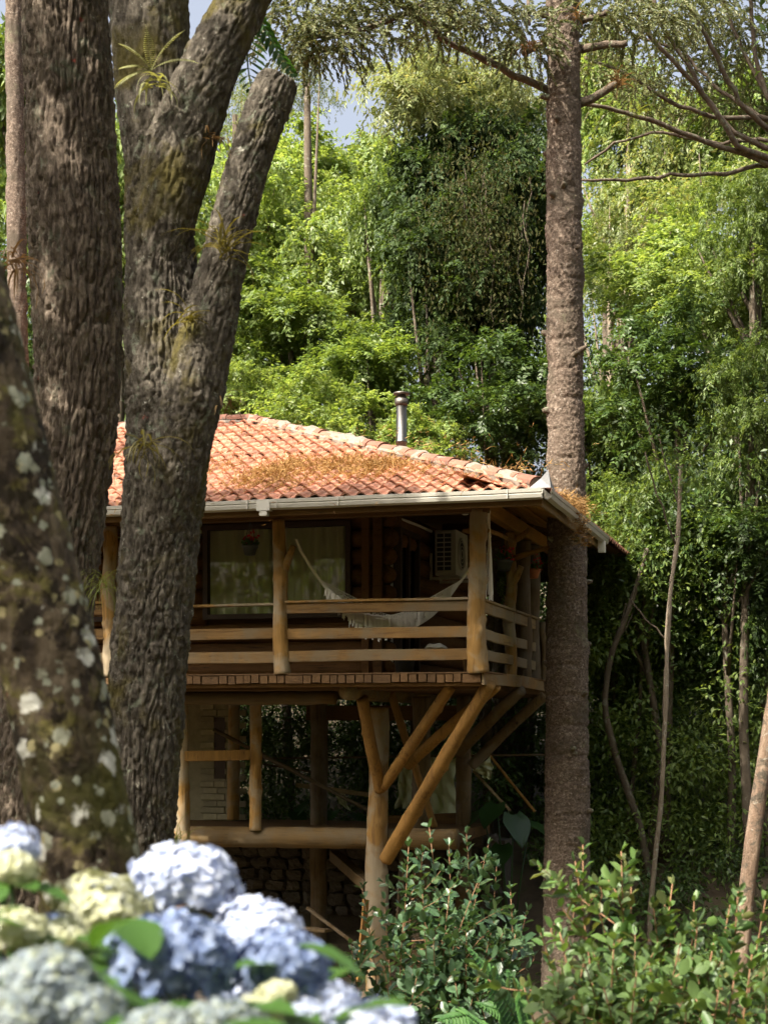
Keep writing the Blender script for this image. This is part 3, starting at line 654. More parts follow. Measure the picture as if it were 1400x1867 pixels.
# under the deck: log beams, stilts and raking braces
Lw = lambda px, py, v: pv(px, py, v)
mp = np.array([-1.85, 1.5, 0]); zg = lambda p: ground_z(*(toW(p)[:2])) - O[2] - 0.1
mpx = pv(692, 1400, 1.5)
MP = np.array([mpx[0], 1.5, 0])
post((MP[0] - 0.05, 1.5, zg(MP)), (MP[0], 1.5, -0.42), 0.165, 0.135, 'post', 5, 0.008, 'stilt')
b0 = pv(634, 1260, 0.25)
mb = MB(); P = np.linspace(b0, (b0[0] + 0.05, 4.5, b0[2]), 14); mb.tube(P, 0.125, 14, rough=0.03, rng=rng); mb.build('log_beam', M['logv'], cabin, True)
def pole(pa, va, pb, vb, r, mat='brace', name='brace'):
    a, b = pv(*pa, va), pv(*pb, vb); n = 10; P = np.linspace(a, b, n); P += np.sin(np.linspace(0, math.pi, n))[:, None] * rng.normal(0, 0.018, 3)
    MB().log(P, np.linspace(r * 1.06, r * .94, n), 16, 0.07, int(rng.integers(999)), [(rng.uniform(.2, 2), rng.uniform(-3, 3), .035) for _ in range(3)]).build(name, M[mat], cabin, True)
pole((694, 1440), 1.36, (660, 1272), 0.55, 0.088)
pole((700, 1432), 1.32, (822, 1250), 0.30, 0.080)
pole((703, 1568), 1.34, (892, 1246), 0.20, 0.098)
pole((742, 1395), 1.9, (905, 1250), 0.9, 0.078)
pole((712, 1262), 1.9, (792, 1508), 2.4, 0.055)
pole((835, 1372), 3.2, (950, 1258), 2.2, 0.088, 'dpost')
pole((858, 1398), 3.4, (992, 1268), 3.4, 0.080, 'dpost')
pole((318, 1385), 1.0, (336, 1425), 1.05, 0.07)
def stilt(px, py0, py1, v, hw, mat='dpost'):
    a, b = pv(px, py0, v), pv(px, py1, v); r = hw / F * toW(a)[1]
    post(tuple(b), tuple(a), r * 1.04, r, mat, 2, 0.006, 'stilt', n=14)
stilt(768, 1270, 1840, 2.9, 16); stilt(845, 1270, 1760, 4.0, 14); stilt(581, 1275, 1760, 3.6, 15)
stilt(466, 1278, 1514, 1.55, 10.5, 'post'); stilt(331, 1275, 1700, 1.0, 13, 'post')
mb = MB(); zb = pv(500, 1531, 1.6)[2]; P = np.linspace((-7.5, 1.62, zb), (-0.74, 1.72, zb + 0.05), 24)
mb.log(P, list(np.interp(np.linspace(0, 1, 24), np.linspace(0, 1, 6), 0.155 + rng.normal(0, 0.006, 6))), 18, 0.05, 77); mb.build('log_beam', M['logu'], cabin, True)
zb2 = pv(500, 1273, 0.9)[2]
mb = MB(); P = np.linspace((-7.5, 0.95, zb2), (pv(612, 1273, 0.95)[0], 0.95, zb2), 24); P[1:-1] += rng.normal(0, 0.006, (22, 3)); mb.tube(P, 0.098, 14, rough=0.02, rng=rng); mb.build('log_beam', M['logu'], cabin, True)
a, b = pv(560, 1300, 4.4), pv(860, 1300, 4.4); MB().board(a, b, 0.1, 0.24).build('beam', M['beam'], cabin)
a, b = pv(325, 1379, 0.9), pv(456, 1376, 1.4); MB().board(a, b, 0.05, 0.15, n=4, wob=0.004, rng=rng).build('cross_board', M['brace'], cabin)
# lower floor behind the beam
zf = zb + 0.10
MB().box((-7.5, 1.85, zf - 0.16), (-0.9, 4.6, zf)).build('lower_floor', M['beam'], cabin)
a, b = pv(700, 1500, 4.3), pv(845, 1494, 4.3); MB().board(a, b, 0.08, 0.22).build('beam', M['beam'], cabin)
# limewashed brick wall with a dark panel for the door opening, standing under the veranda
bw = MB().box((pv(348, 1300, 4.25)[0], 4.12, zf), (pv(434, 1300, 4.2)[0], 4.3, -0.2)).build('brick_wall', M['brick'], cabin)
bm_mesh = MB().board((0, 0, 0), (0.235, 0, 0), 0.05, 0.095, ch=0.008).mesh('brick', M['brick'])
bx0, bx1 = pv(372, 1300, 4.1)[0], pv(432, 1300, 4.1)[0]; dz0, dz1 = pv(400, 1420, 4.1)[2], pv(400, 1308, 4.1)[2]
dx0, dx1 = pv(390, 1340, 4.1)[0], pv(411, 1340, 4.1)[0]
z = zf + 0.06; r_ = 0
while z < -0.25:
    x = bx0 - (0.12 if r_ % 2 else 0)
    while x < bx1 - 0.05:
        if not (dz0 < z < dz1 and x + 0.2 > dx0 and x + 0.04 < dx1):
            link('brick', bm_mesh, bw, Matrix.Translation((max(x, bx0 - 0.05), 4.105 + rng.normal(0, 0.006), z)) @ Matrix.Rotation(rng.normal(0, 0.01), 4, 'Y'))
        x += 0.25
    z += 0.107; r_ += 1
MB().box((dx0, 4.108, dz0), (dx1, 4.117, dz1)).build('doorway_shade', M['frame'], bw)  # dark panel on the solid wall, painted shade of the opening
post(tuple(pv(426, 1495, 3.9)), tuple(pv(426, 1275, 3.9)), 0.095, 0.09, 'post', 1, 0.005, 'stilt', n=10)
pole((390, 1330), 3.0, (700, 1492), 3.2, 0.03, 'dpost')
# stone retaining wall under the floor, every stone its own
rw = MB().box((-6.5, 4.35, zg((0, 4.4, 0)) - 0.4), (-0.6, 4.9, zf - 0.25)).build('retaining_wall', M['stone'], cabin)
def stone_mesh(sd):
    r2 = np.random.default_rng(sd); V = []; Fs = []
    for i in range(5):
        for j in range(8):
            ph = math.pi * (i + 0.5) / 5; th = 2 * math.pi * j / 8; p = np.array([math.sin(ph) * math.cos(th), math.sin(ph) * math.sin(th), math.cos(ph)])
            p = np.sign(p) * np.abs(p) ** 0.55; V.append(p * r2.uniform(0.72, 1.08))
    for i in range(4):
        for j in range(8): k = (j + 1) % 8; Fs.append((i*8+j, (i+1)*8+j, (i+1)*8+k, i*8+k))
    return MB().add(V, Fs + [tuple(range(8)), tuple(range(39, 31, -1))]).mesh('stone', M['stone'], False)
sms = [stone_mesh(i) for i in range(4)]
z = zg((-3, 4.4, 0)) + 0.1; n_st = 0
while z < zf - 0.3:
    x = -6.2 + rng.uniform(0, 0.2); hh = rng.uniform(0.16, 0.24)
    while x < -0.8:
        w = rng.uniform(0.2, 0.42)
        link('stone', sms[rng.integers(4)], rw, Matrix.Translation((x + w / 2, 4.33 + rng.uniform(-0.04, 0.04), z + hh / 2)) @ Matrix.Rotation(rng.normal(0, 0.12), 4, 'Y') @ Matrix.Diagonal((w * 0.54, 0.16, hh * 0.55, 1)))
        x += w; n_st += 1
    z += hh * 0.95

# ------------------------------------------------------------------ things on and about the cabin
def local_thing(name, loc, label, cat, group=None):
    """an Empty turned like the cabin, at a point given in the cabin's frame"""
    return tag(empty(name, toW(loc), -YAW), label, cat, group)
# dry pine litter on the roof: heaps of curved needles and twigs
def litter(name, spots, label, seed):
    r2 = np.random.default_rng(seed); Vs = []; Fs = []; base = 0
    for (c, sx, sy, sz, n, L, slope) in spots:
        c = np.array(c); q = np.c_[r2.normal(0, sx, n), r2.normal(0, sy, n), np.zeros(n)]
        h = sz * np.exp(-(q[:, 0] / sx) ** 2 / 2 - (q[:, 1] / sy) ** 2 / 2)
        lump = 0.5 + 0.5 * vnoise(q[:, 0] * 2.5, q[:, 1] * 2.5, 0.3, seed)
        q[:, 2] = q[:, 0] * slope[0] + q[:, 1] * slope[1] + r2.uniform(0, 1, n) * h * lump + 0.03
        D = np.c_[r2.normal(0, 1, n), r2.normal(0, 1, n), r2.normal(0.12, 0.45, n)]
        D = unit(D + np.array([slope[0] * D[0, 0], 0, 0]))
        ll = L * r2.uniform(0.5, 1.3, n)
        V, F_ = diamonds(c + q, D, r2.normal(0, 1, (n, 3)), ll, 0.011 * r2.uniform(0.6, 1.6, n)); Vs.append(V); Fs.append(F_ + base); base += len(V)
        # bend a second segment on so needles curve
        V2, F2 = diamonds(c + q + D * ll[:, None] * 0.8, unit(D + r2.normal(0, 0.7, (n, 3))), r2.normal(0, 1, (n, 3)), ll * 0.8, 0.010); Vs.append(V2); Fs.append(F2 + base); base += len(V2)
    return tag(link(name, np_mesh(name, np.vstack(Vs), np.vstack(Fs), M['dry'])), label, 'pine litter', kind='stuff')
def on_roof(px, py):        # where that place of the photo lies on the front slope
    r = W(px, py, 1.0) - CAM; n = np.array([0, -SL, 1.0]); nw = n[1] * d2 + n[2] * d3; p0 = toW((0, -OV, WE))
    return CAM + r * ((p0 - CAM) @ nw / (r @ nw))
gs = np.array([SL * d2[0], SL * d2[1]])
spots = []
for (px, py, sx, sy, sz, n) in ((450, 885, 0.20, 0.25, 0.14, 420), (505, 872, 0.24, 0.45, 0.30, 1500), (545, 856, 0.22, 0.35, 0.22, 800), (600, 862, 0.25, 0.4, 0.22, 900), (640, 852, 0.2, 0.35, 0.2, 600), (672, 866, 0.16, 0.3, 0.24, 600),
                                (705, 856, 0.25, 0.3, 0.26, 1000), (760, 862, 0.35, 0.25, 0.12, 420), (560, 888, 0.7, 0.25, 0.05, 900), (410, 858, 0.25, 0.4, 0.08, 350), (470, 792, 0.35, 0.3, 0.06, 160), (850, 873, 0.5, 0.22, 0.05, 300), (560, 850, 1.3, 1.2, 0.015, 700), (430, 820, 0.6, 1.2, 0.01, 200)):
    spots.append((on_roof(px, py), sx, sy, sz, n, 0.11, gs))
litter('pine_litter', spots, 'heap of dry orange pine needles and twigs lying on the tiled roof', 3)
# litter spilling over the side gutter beside the pine
spots = []
for v, n in ((0.1, 150), (0.6, 260), (0.95, 260), (1.5, 160)):
    spots.append((toW((OV + 0.02, v, WE + 0.03)), 0.10, 0.22, 0.16, n, 0.11, (0, 0)))
lit = toW((OV + 0.14, 1.0, WE + 0.0))
for k in range(8): spots.append((lit + np.array([0.012 * k, 0.01 * k, -0.065 * k]), 0.03, 0.05, 0.05, 28, 0.09, (0, 0)))
litter('pine_litter', spots, 'dry brown pine twigs hanging over the side gutter by the pine trunk', 4)
# stainless stove chimney behind the hip
cp0 = W(732, 840, 24.6)
ch = tag(empty('stove_chimney', cp0 + np.array([0, 0, -0.5])), 'shiny stainless steel stove pipe with dark cap rising behind the roof', 'chimney')
def lathe(prof, seg, name, mat, par, smooth=True):
    V = [(r * math.cos(2 * math.pi * j / seg), r * math.sin(2 * math.pi * j / seg), z) for r, z in prof for j in range(seg)]
    Fs = [(i*seg+j, i*seg+(j+1) % seg, (i+1)*seg+(j+1) % seg, (i+1)*seg+j) for i in range(len(prof) - 1) for j in range(seg)]
    return MB().add(V, Fs + [tuple(range(seg - 1, -1, -1)), tuple(range((len(prof)-1)*seg, len(prof)*seg))]).build(name, mat, par, smooth)
pr = 0.086
pipe = lathe([(pr, -0.3), (pr, 0.78), (pr + 0.007, 0.785), (pr + 0.007, 0.81), (pr, 0.815), (pr, 1.38)], 20, 'pipe', M['steel'], ch)
lathe([(pr + 0.004, 1.36), (pr + 0.022, 1.40), (pr + 0.024, 1.47), (pr + 0.004, 1.475), (pr - 0.02, 1.50), (pr - 0.02, 1.53)], 20, 'collar', M['steeldark'], ch)
lathe([(pr + 0.02, 1.53), (pr + 0.046, 1.545), (pr + 0.046, 1.566), (0.09, 1.572), (0.02, 1.576)], 20, 'cap', M['steeldark'], ch)
# air-conditioner outdoor unit on the side wall
av = 3.62; a0, a1 = WUa + 0.10, WUa + 0.43; az0, az1 = pv(815, 1048, av)[2], pv(815, 966, av)[2]
ac = local_thing('air_conditioner', (a0, av, az0), 'white air conditioner outdoor unit with round fan on brackets under the veranda roof', 'air conditioner')
hh, ww = az1 - az0, a1 - a0
MB().board((0.0, 0.40, hh / 2), (ww, 0.40, hh / 2), 0.82, hh, ch=0.02).build('casing', M['white'], ac)
MB().box((0.03, -0.018, 0.06), (ww - 0.06, -0.012, hh - 0.05)).build('grille_backing', M['acdark'], ac)
for i in range(9): 
    z = 0.06 + (hh - 0.11) * i / 8; MB().box((0.025, -0.032, z - 0.008), (ww - 0.055, -0.019, z + 0.008)).build('grille_bar', M['white'], ac)
for x in (0.03, (ww - 0.03) / 2, ww - 0.06): MB().box((x - 0.008, -0.036, 0.05), (x + 0.008, -0.0325, hh - 0.04)).build('grille_bar', M['white'], ac)
ring = MB(); th = np.linspace(0, 2 * math.pi, 25)
ring.tube([(ww + 0.012, 0.36 + 0.24 * math.cos(t), hh / 2 + 0.24 * math.sin(t)) for t in th], 0.018, 6, False, ref=(1, 0, 0)); ring.build('fan_ring', M['white'], ac, True)
disc = MB().add([(ww + 0.004, 0.36 + 0.235 * math.cos(t), hh / 2 + 0.235 * math.sin(t)) for t in th[:-1]], [tuple(range(24))]); disc.build('fan_opening', M['acdark'], ac)
for rr in (0.07, 0.13, 0.19):
    r_ = MB(); r_.tube([(ww + 0.016, 0.36 + rr * math.cos(t), hh / 2 + rr * math.sin(t)) for t in th], 0.006, 5, False, ref=(1, 0, 0)); r_.build('fan_guard', M['white'], ac)
for v in (0.08, 0.70):
    b = MB().box((-0.10, v - 0.02, -0.065), (ww + 0.05, v + 0.02, -0.025)); b.box((-0.10, v - 0.02, -0.024), (-0.065, v + 0.02, 0.35)); b.build('bracket', M['white'], ac)
# white drain pipe across the porch roof
a, b = pv(731, 947, 2.0), pv(786, 969, 3.4)
pt = local_thing('drain_pipe', tuple(a), 'thin white pipe running under the porch ceiling to the air conditioner', 'pipe')
MB().tube([np.zeros(3), (b - a) * 0.5 + (0, 0, 0.015), b - a], 0.022, 8).build('tube', M['white'], pt, True)
# small white porch lamp
lmp = local_thing('porch_lamp', tuple(pv(848, 934, 0.35)), 'small round white porch lamp under the eave beside corner post', 'lamp')
lathe([(0.02, 0.07), (0.02, 0.03), (0.055, 0.025), (0.06, -0.01), (0.03, -0.035)], 14, 'shade', M['white'], lmp)
# hammock
hmk = local_thing('hammock', tuple(pv(540, 990, 0.2)), 'white cotton net hammock with long fringe slung behind the veranda railing', 'hammock')
HA, HB = pv(537, 988, 0.15), pv(880, 990, 1.5); H0 = HA.copy()
def hc(s):
    sag = 4 * s * (1 - s)
    p = HA + (HB - HA) * s; p = p.copy(); p[2] -= 1.17 * sag ** 1.0; return p
def hp(s, t):     # s along, t across -1..1
    p = hc(s); w = 0.46 * max(0, math.sin(math.pi * (s - 0.13) / 0.74)) ** 0.7 if 0.13 < s < 0.87 else 0.0
    w = max(w, 0.015); p[1] += t * w; p[2] += (0.16 * t * t - 0.06) * min(1, w / 0.3) + (0.04 if t < 0 else 0.1) * abs(t) * min(1, w / 0.3); return p - H0
def rope_part(name, lines, r, seg=4):
    mb = MB()
    for l_ in lines: mb.tube(l_, r, seg, True)
    return mb.build(name, M['rope'], hmk)
rope_part('suspension_rope', [[hc(s) - H0 + np.array([0, 0, 0.05 if s == 0 else 0]) for s in np.linspace(0, 0.15, 8)]], 0.019, 8)
rope_part('suspension_rope', [[hc(s) - H0 for s in np.linspace(0.86, 1.0, 8)]], 0.017, 8)
net = rope_part('net', [[hp(s, t) for s in np.linspace(0.12, 0.88, 40)] for t in np.linspace(-1, 1, 19)], 0.0062, 4)
cr = []
for k in range(-18, 62):
    for sg in (1, -1):
        ln = []
        for i in range(19):
            t = -1 + i / 9; s = 0.15 + 0.70 * (k / 44 + sg * (i - 9) / 60)
            if 0.14 < s < 0.86: ln.append(hp(s, t))
        if len(ln) > 2: cr.append(ln)
rope_part('net', cr, 0.0042, 3)
fr_ = []
for i in range(110):
    s = 0.17 + 0.66 * i / 109; p = hp(s, -1.0); L_ = 0.34 * (0.55 + 0.45 * math.sin(i * 0.57) ** 2) * (0.5 + 0.5 * math.sin(math.pi * i / 109)); d = rng.normal(0, 0.012, 2)
    for q in range(3): fr_.append([p, p + (d[0] * 0.5 + 0.008 * (q - 1), d[1], -L_ * 0.5), p + (d[0] + 0.012 * (q - 1), d[1] * 2, -L_ * rng.uniform(0.85, 1.1))])
rope_part('fringe', fr_, 0.0062, 3)
# bundle of ropes hanging from the peg beside the corner post
hb = pu(892, 938, 0.02); bd_ = local_thing('rope_bundle', tuple(hb), 'bundle of white ropes hanging from a peg beside the corner post', 'rope')
mb = MB(); 
for i in range(16):
    e = (rng.normal(0, 0.035), rng.normal(0.03, 0.04), -1.10 + rng.uniform(-0.05, 0.12)); mb.tube([(0, 0, 0), (e[0] * 0.3, e[1] * 0.3, -0.35), (e[0] * 0.8, e[1] * 0.8, -0.8), e], 0.007, 4)
mb.tube([(0.0, 0.02, -0.3), (-0.02, 0.0, -0.05), (0.0, 0, 0.05)], 0.02, 6)
mb.build('ropes', M['rope'], bd_)
# hanging flower pots
M['potleaf'] = leafm('pot_leaf', [(0.05, 0.12, 0.02), (0.12, 0.2, 0.04)])
def flower_pot(px, py, v, r, mat, label, red=True, hang=0.4, below=False):
    p = pv(px, py, v); t = local_thing('flower_pot', tuple(p), label, 'flower pot')
    lathe([(r * 0.62, -r * 1.1), (r * 0.68, -r * 1.12), (r * 0.95, -0.02), (r * 1.08, -0.015), (r * 1.08, 0.03), (r * 0.95, 0.03), (r * 0.9, -0.01)], 16, 'pot', M[mat], t)
    n = 110; q = rng.normal(0, 1, (n, 3)); q = unit(q) * rng.uniform(0.3, 1, (n, 1)) * np.array([r * 1.05, r * 1.05, r * 0.9]); q[:, 2] = np.abs(q[:, 2]) + 0.02
    V, Fc = ovals(q, unit(q + rng.normal(0, r * 0.6, (n, 3))), rng.normal(0, 1, (n, 3)) + (0, 0, 1), 0.06, 0.035); link('foliage', np_mesh('foliage', V, Fc, M['potleaf']), t)
    n = 46; q = rng.normal(0, 1, (n, 3)) * np.array([r * 0.5, r * 0.5, r * 0.55]) + np.array([r * 0.35, 0, r * 1.0])
    V, Fc = ovals(q, rng.normal(0, 1, (n, 3)), rng.normal(0, 1, (n, 3)), 0.045, 0.035); link('blossom', np_mesh('blossom', V, Fc, M['red']), t)
    if hang:
        for a in range(3):
            an = a * 2.1; MB().tube([(r * math.cos(an), r * math.sin(an), 0.02), (0, 0, hang)], 0.004, 4).build('hanger', M['pot_dark'], t)
        MB().tube([(0, 0, hang), (0.012, 0, hang + 0.03), (0, 0, hang + 0.05)], 0.006, 5).build('hook', M['pot_dark'], t)
flower_pot(456, 997, 0.45, 0.105, 'pot_dark', 'dark hanging flower pot with red blossoms in front of the window', hang=0.36)
q = pu(921, 1022, 0.05); flower_pot(919, 1024, spv - 0.12, 0.12, 'pot_dark', 'grey hanging pot with a red flower at the side post', hang=0.42)
flower_pot(972, 1041, rp_[1] - 0.35, 0.10, 'pot_clay', 'orange clay pot with red flowers hanging by the rear veranda post', hang=0.3)
# pillow and bucket on the deck
p = pv(795, 1182, 1.2)
pil = local_thing('pillow', tuple(p), 'cream pillow lying on a low bench behind the railing', 'pillow')
V = []; Fs = []
for i in range(9):
    for j in range(7):
        x, y = i / 8 * 2 - 1, j / 6 * 2 - 1; h = (1 - x ** 4) * (1 - y ** 4); V.append((x * 0.13, y * 0.16, 0.065 * h ** 0.6 + 0.008 * math.sin(5 * x + 3 * y)))
b0_ = len(V); V += [(x, y, -z * 0.5) for x, y, z in V]
for i in range(8):
    for j in range(6):
        a = i * 7 + j; Fs += [(a, a + 7, a + 8, a + 1), (b0_ + a, b0_ + a + 1, b0_ + a + 8, b0_ + a + 7)]
MB().add(V, Fs).build('cushion', M['rope'], pil, True)
bn = local_thing('bench', (p[0] - 0.2, 1.2, 0), 'dark low bench standing on the veranda behind the railing', 'bench')
MB().board((-0.45, 0, p[2] - 0.06), (0.75, 0, p[2] - 0.06), 0.35, 0.045).build('seat', M['beam'], bn)
for x in (-0.35, 0.65):
    for y in (-0.12, 0.12): MB().board((x, y, 0.002), (x * 0.95, y, p[2] - 0.085), 0.04, 0.04, up=(0, 1, 0)).build('leg', M['beam'], bn)
p = pv(738, 1222, 0.55); bk = local_thing('planter', (p[0], 0.55, 0.003), 'grey planter tub standing on the deck behind the lowest rail', 'planter')
lathe([(0.10, 0), (0.11, 0.0), (0.15, 0.26), (0.16, 0.26), (0.16, 0.29), (0.14, 0.28), (0.135, 0.24)], 16, 'tub', M['pot_dark'], bk)

# builders' things under the cabin
def plank_thing(name, pa, va, pb, vb, w, h, mat, label, cat):
    a, b = pv(*pa, va), pv(*pb, vb); t = local_thing(name, tuple(a), label, cat)
    MB().board((0, 0, 0), b - a, w, h, n=4, wob=0.004, rng=rng).build('timber', M[mat], t); return t
plank_thing('plank', (540, 1431), 4.9, (680, 1450), 4.9, 0.04, 0.075, 'plank_pale', 'long pale sunlit plank propped across under the cabin', 'plank')
plank_thing('pole', (478, 1383), 5.2, (1000, 1376), 5.2, 0.04, 0.035, 'dpost', 'thin horizontal pole behind the stilts under the deck', 'pole')
plank_thing('pole', (480, 1393), 5.0, (600, 1413), 5.0, 0.03, 0.03, 'dpost', 'thin pole sloping gently down behind the far stilt', 'pole')
plank_thing('stick', (862, 1405), 4.6, (930, 1478), 4.8, 0.03, 0.04, 'plank_pale', 'pale straight stick sloping down from the hanging tarpaulin rag', 'stick')
plank_thing('stick', (885, 1368), 4.9, (975, 1480), 5.0, 0.045, 0.04, 'brace', 'bent bamboo stick leaning behind the raking deck braces', 'stick')
plank_thing('board', (667, 1640), 1.2, (655, 1790), 1.0, 0.03, 0.16, 'brace', 'brown board leaning against the foot of the main stilt', 'board')
plank_thing('board', (735, 1545), 2.2, (722, 1760), 2.0, 0.04, 0.14, 'dpost', 'grey weathered board leaning beside the second stilt', 'board')
plank_thing('log', (610, 1560), 3.0, (672, 1615), 1.9, 0.16, 0.16, 'dpost', 'dark log slanting down beneath the lower floor beam', 'log')
plank_thing('board', (530, 1690), 2.6, (600, 1697), 2.3, 0.2, 0.04, 'dpost', 'short flat board lying in the dark under the floor', 'board')
plank_thing('stick', (560, 1655), 2.4, (660, 1730), 2.2, 0.05, 0.05, 'dpost', 'thin dark stick leaning under the lower floor', 'stick')
def cloth(name, corners, v, label, seed, cat='tarpaulin'):
    """a hanging sheet with folds; corners tl, tr, br, bl in photo pixels"""
    tl, tr, br, bl = [pv(*c, v) for c in corners]; r2 = np.random.default_rng(seed); n = 14; V = []
    t0 = tl.copy()
    for i in range(n + 1):
        for j in range(n + 1):
            s, t = i / n, j / n; p = (tl * (1 - s) + tr * s) * (1 - t) + (bl * (1 - s) + br * s) * t
            p = p + np.array([0.02 * math.sin(9 * t + seed), 0.045 * math.sin(11 * s + 2.5 * t + seed) * (0.3 + t) + 0.03 * math.sin(17 * (s - t)), 0.02 * math.sin(7 * s)]); V.append(p - t0)
    T_ = local_thing(name, tuple(t0), label, cat)
    m = MB().add(V, [(i*(n+1)+j, (i+1)*(n+1)+j, (i+1)*(n+1)+j+1, i*(n+1)+j+1) for i in range(n) for j in range(n)]).build('sheet', M['tarp'], T_, True)
    md = m.modifiers.new('thickness', 'SOLIDIFY'); md.thickness = 0.004
cloth('tarpaulin', [(772, 1382), (830, 1384), (829, 1492), (783, 1494)], 4.75, 'large pale green tarpaulin sheet hanging between stilts under the deck', 1)
cloth('tarpaulin', [(730, 1398), (756, 1390), (752, 1470), (722, 1476)], 4.7, 'narrow strip of pale green tarpaulin hanging beside the main stilt', 2)
cloth('tarpaulin', [(862, 1402), (894, 1378), (898, 1418), (886, 1420)], 4.6, 'small three cornered tarpaulin rag below the raking braces', 3)
cloth('cloth', [(605, 1440), (622, 1434), (640, 1478), (625, 1470)], 4.95, 'white rag hung over the pale plank under the cabin', 4, 'cloth')

# ------------------------------------------------------------------ big old trees in the foreground
M['barkA'] = barkm('bark_brown', [(0.035, 0.027, 0.02), (0.13, 0.10, 0.076), (0.30, 0.245, 0.19)], [((0.13, 0.135, 0.095), 3.5, 0.56, 0.66), ((0.25, 0.25, 0.20), 9, 0.60, 0.68)], spots=[((0.50, 0.10, 0.07), 3.2, 0.72, 0.06)], bd=0.035, scale=20)
M['barkB'] = barkm('bark_dark', [(0.022, 0.018, 0.013), (0.08, 0.068, 0.053), (0.21, 0.185, 0.148)], [((0.14, 0.15, 0.11), 9, 0.57, 0.62), ((0.34, 0.33, 0.28), 14, 0.62, 0.66)], moss=(0.085, 0.07, 0.018), spots=[((0.5, 0.13, 0.09), 3.0, 0.75, 0.05), ((0.55, 0.52, 0.48), 2.3, 0.8, 0.05)], bd=0.03, scale=22)
M['barkD'] = barkm('bark_mossy', [(0.025, 0.018, 0.012), (0.085, 0.064, 0.042), (0.19, 0.15, 0.10)], [((0.13, 0.115, 0.035), 6, 0.52, 0.6), ((0.018, 0.013, 0.009), 4.5, 0.52, 0.57)], moss=(0.07, 0.068, 0.018), spots=[((0.34, 0.35, 0.27), 8, 0.2, 0.27), ((0.60, 0.60, 0.54), 5.5, 0.35, 0.24), ((0.36, 0.32, 0.17), 11, 0.35, 0.24), ((0.30, 0.32, 0.25), 16, 0.35, 0.28), ((0.45, 0.16, 0.06), 7, 0.9, 0.05)], bd=0.02)
def path(rows, Y):      # rows of (centre px, py, half width px)
    return [W(a, b, Y) for a, b, c in rows], [c / F * Y for a, b, c in rows]
M['bigleaf'] = leafm('old_tree_leaf', [(0.05, 0.09, 0.02), (0.09, 0.15, 0.03)])
def canopy(par, ctr, R, n, seed, L=0.16, gaps=()):
    """leafy crown above the frame, unseen, set where it shades the trunk"""
    r2 = np.random.default_rng(seed); nl = 16; lobes = unit(r2.normal(0, 1, (nl, 3))) * r2.uniform(0.2, 0.85, (nl, 1)) * np.array(R)
    li = r2.integers(0, nl, n); P = np.array(ctr) + lobes[li] + unit(r2.normal(0, 1, (n, 3))) * (np.array(R).min() * 0.5 * r2.uniform(0.3, 1, (n, 1)))
    sd_ = np.array(sdir)
    for (q, rad) in gaps:       # leaves cut out along the sun ray to shape sun patches
        w = P - q; w = w - (w @ sd_)[:, None] * sd_; P = P[np.linalg.norm(w, axis=1) > rad]
    n = len(P)
    V, Fc = diamonds(P, r2.normal(0, 1, (n, 3)) + (0, 0, -0.5), r2.normal(0, 0.5, (n, 3)) + (0, 0, 1), L, L * 0.45)
    link('crown', np_mesh('crown', V, Fc, M['bigleaf']), par)
    for c in lobes[:9]:
        MB().tube([np.array(ctr) + (0, 0, -R[2] * 1.0), np.array(ctr) + c * 0.5 + (0, 0, -0.3), np.array(ctr) + c], [0.12, 0.07, 0.02], 7).build('branch', M['barkB'], par, True)
YA, YB, YD = 13.2, 11.6, 5.4
SUN_HOLES = [(W(x, y, 11.3), r) for x, y, r in ((305, 590, .24), (280, 650, .2), (275, 160, .24), (330, 330, .10), (262, 440, .10), (465, 320, .12), (505, 190, .13), (420, 130, .12), (345, 900, .09), (330, 1100, .08))] + [(W(x, y, 12.9), r) for x, y, r in ((100, 250, .18), (90, 520, .2), (100, 700, .16), (150, 60, .14))] + [(W(x, y, 5.2), r) for x, y, r in ((120, 1480, .10), (60, 800, .09), (150, 1250, .09), (60, 1150, .08))]  # spots on the trunks kept sunlit by cutting away leaves
ta = tag(empty('old_tree'), 'tall straight old tree with furrowed brown bark and red lichen spots', 'tree')
P, R = path([(60, 1990, 130), (66, 1700, 112), (72, 1450, 92), (82, 1250, 80), (101, 1050, 72), (122, 900, 69), (141, 720, 71), (143, 500, 75), (132, 300, 74), (121, 100, 74), (113, -100, 72), (105, -400, 66), (95, -800, 55)], YA)
link('trunk', trunk_mesh('trunk', P, R, 580, 210, furrow(0.060, 0.050, 0.60, 3, 0.28), M['barkA']), ta)
canopy(ta, (-3.6, 10.6, 16.0), (2.6, 2.2, 1.5), 4500, 11, 0.2, SUN_HOLES)
tb = tag(empty('forked_tree'), 'dark mossy forked tree in front of the cabin with sawn off limb', 'tree')
P, R = path([(240, 2000, 86), (246, 1750, 70), (252, 1550, 62), (262, 1380, 61), (272, 1200, 64), (287, 1000, 68), (300, 860, 72), (307, 740, 77), (300, 620, 72), (292, 500, 62), (292, 380, 60), (300, 270, 64)], YB)
link('trunk', trunk_mesh('trunk', P, R, 580, 210, furrow(0.046, 0.042, 0.36, 9, 0.3), M['barkB']), tb)
P, R = path([(285, 1010, 22), (306, 900, 50), (341, 745, 58), (375, 610, 50), (402, 500, 40), (428, 390, 37), (455, 290, 36), (482, 210, 38), (506, 152, 38), (510, 143, 33)], YB - 0.15)
link('sawn_limb', trunk_mesh('sawn_limb', P, R, 320, 130, furrow(0.027, 0.036, 0.26, 15, 0.34), M['barkB'], True), tb)
P, R = path([(290, 540, 20), (296, 440, 50), (318, 300, 60), (352, 200, 52), (388, 110, 46), (425, 40, 43), (470, -60, 42), (530, -250, 38), (600, -500, 30)], YB - 0.1)
link('limb', trunk_mesh('limb', P, R, 260, 120, furrow(0.027, 0.036, 0.28, 17, 0.34), M['barkB']), tb)
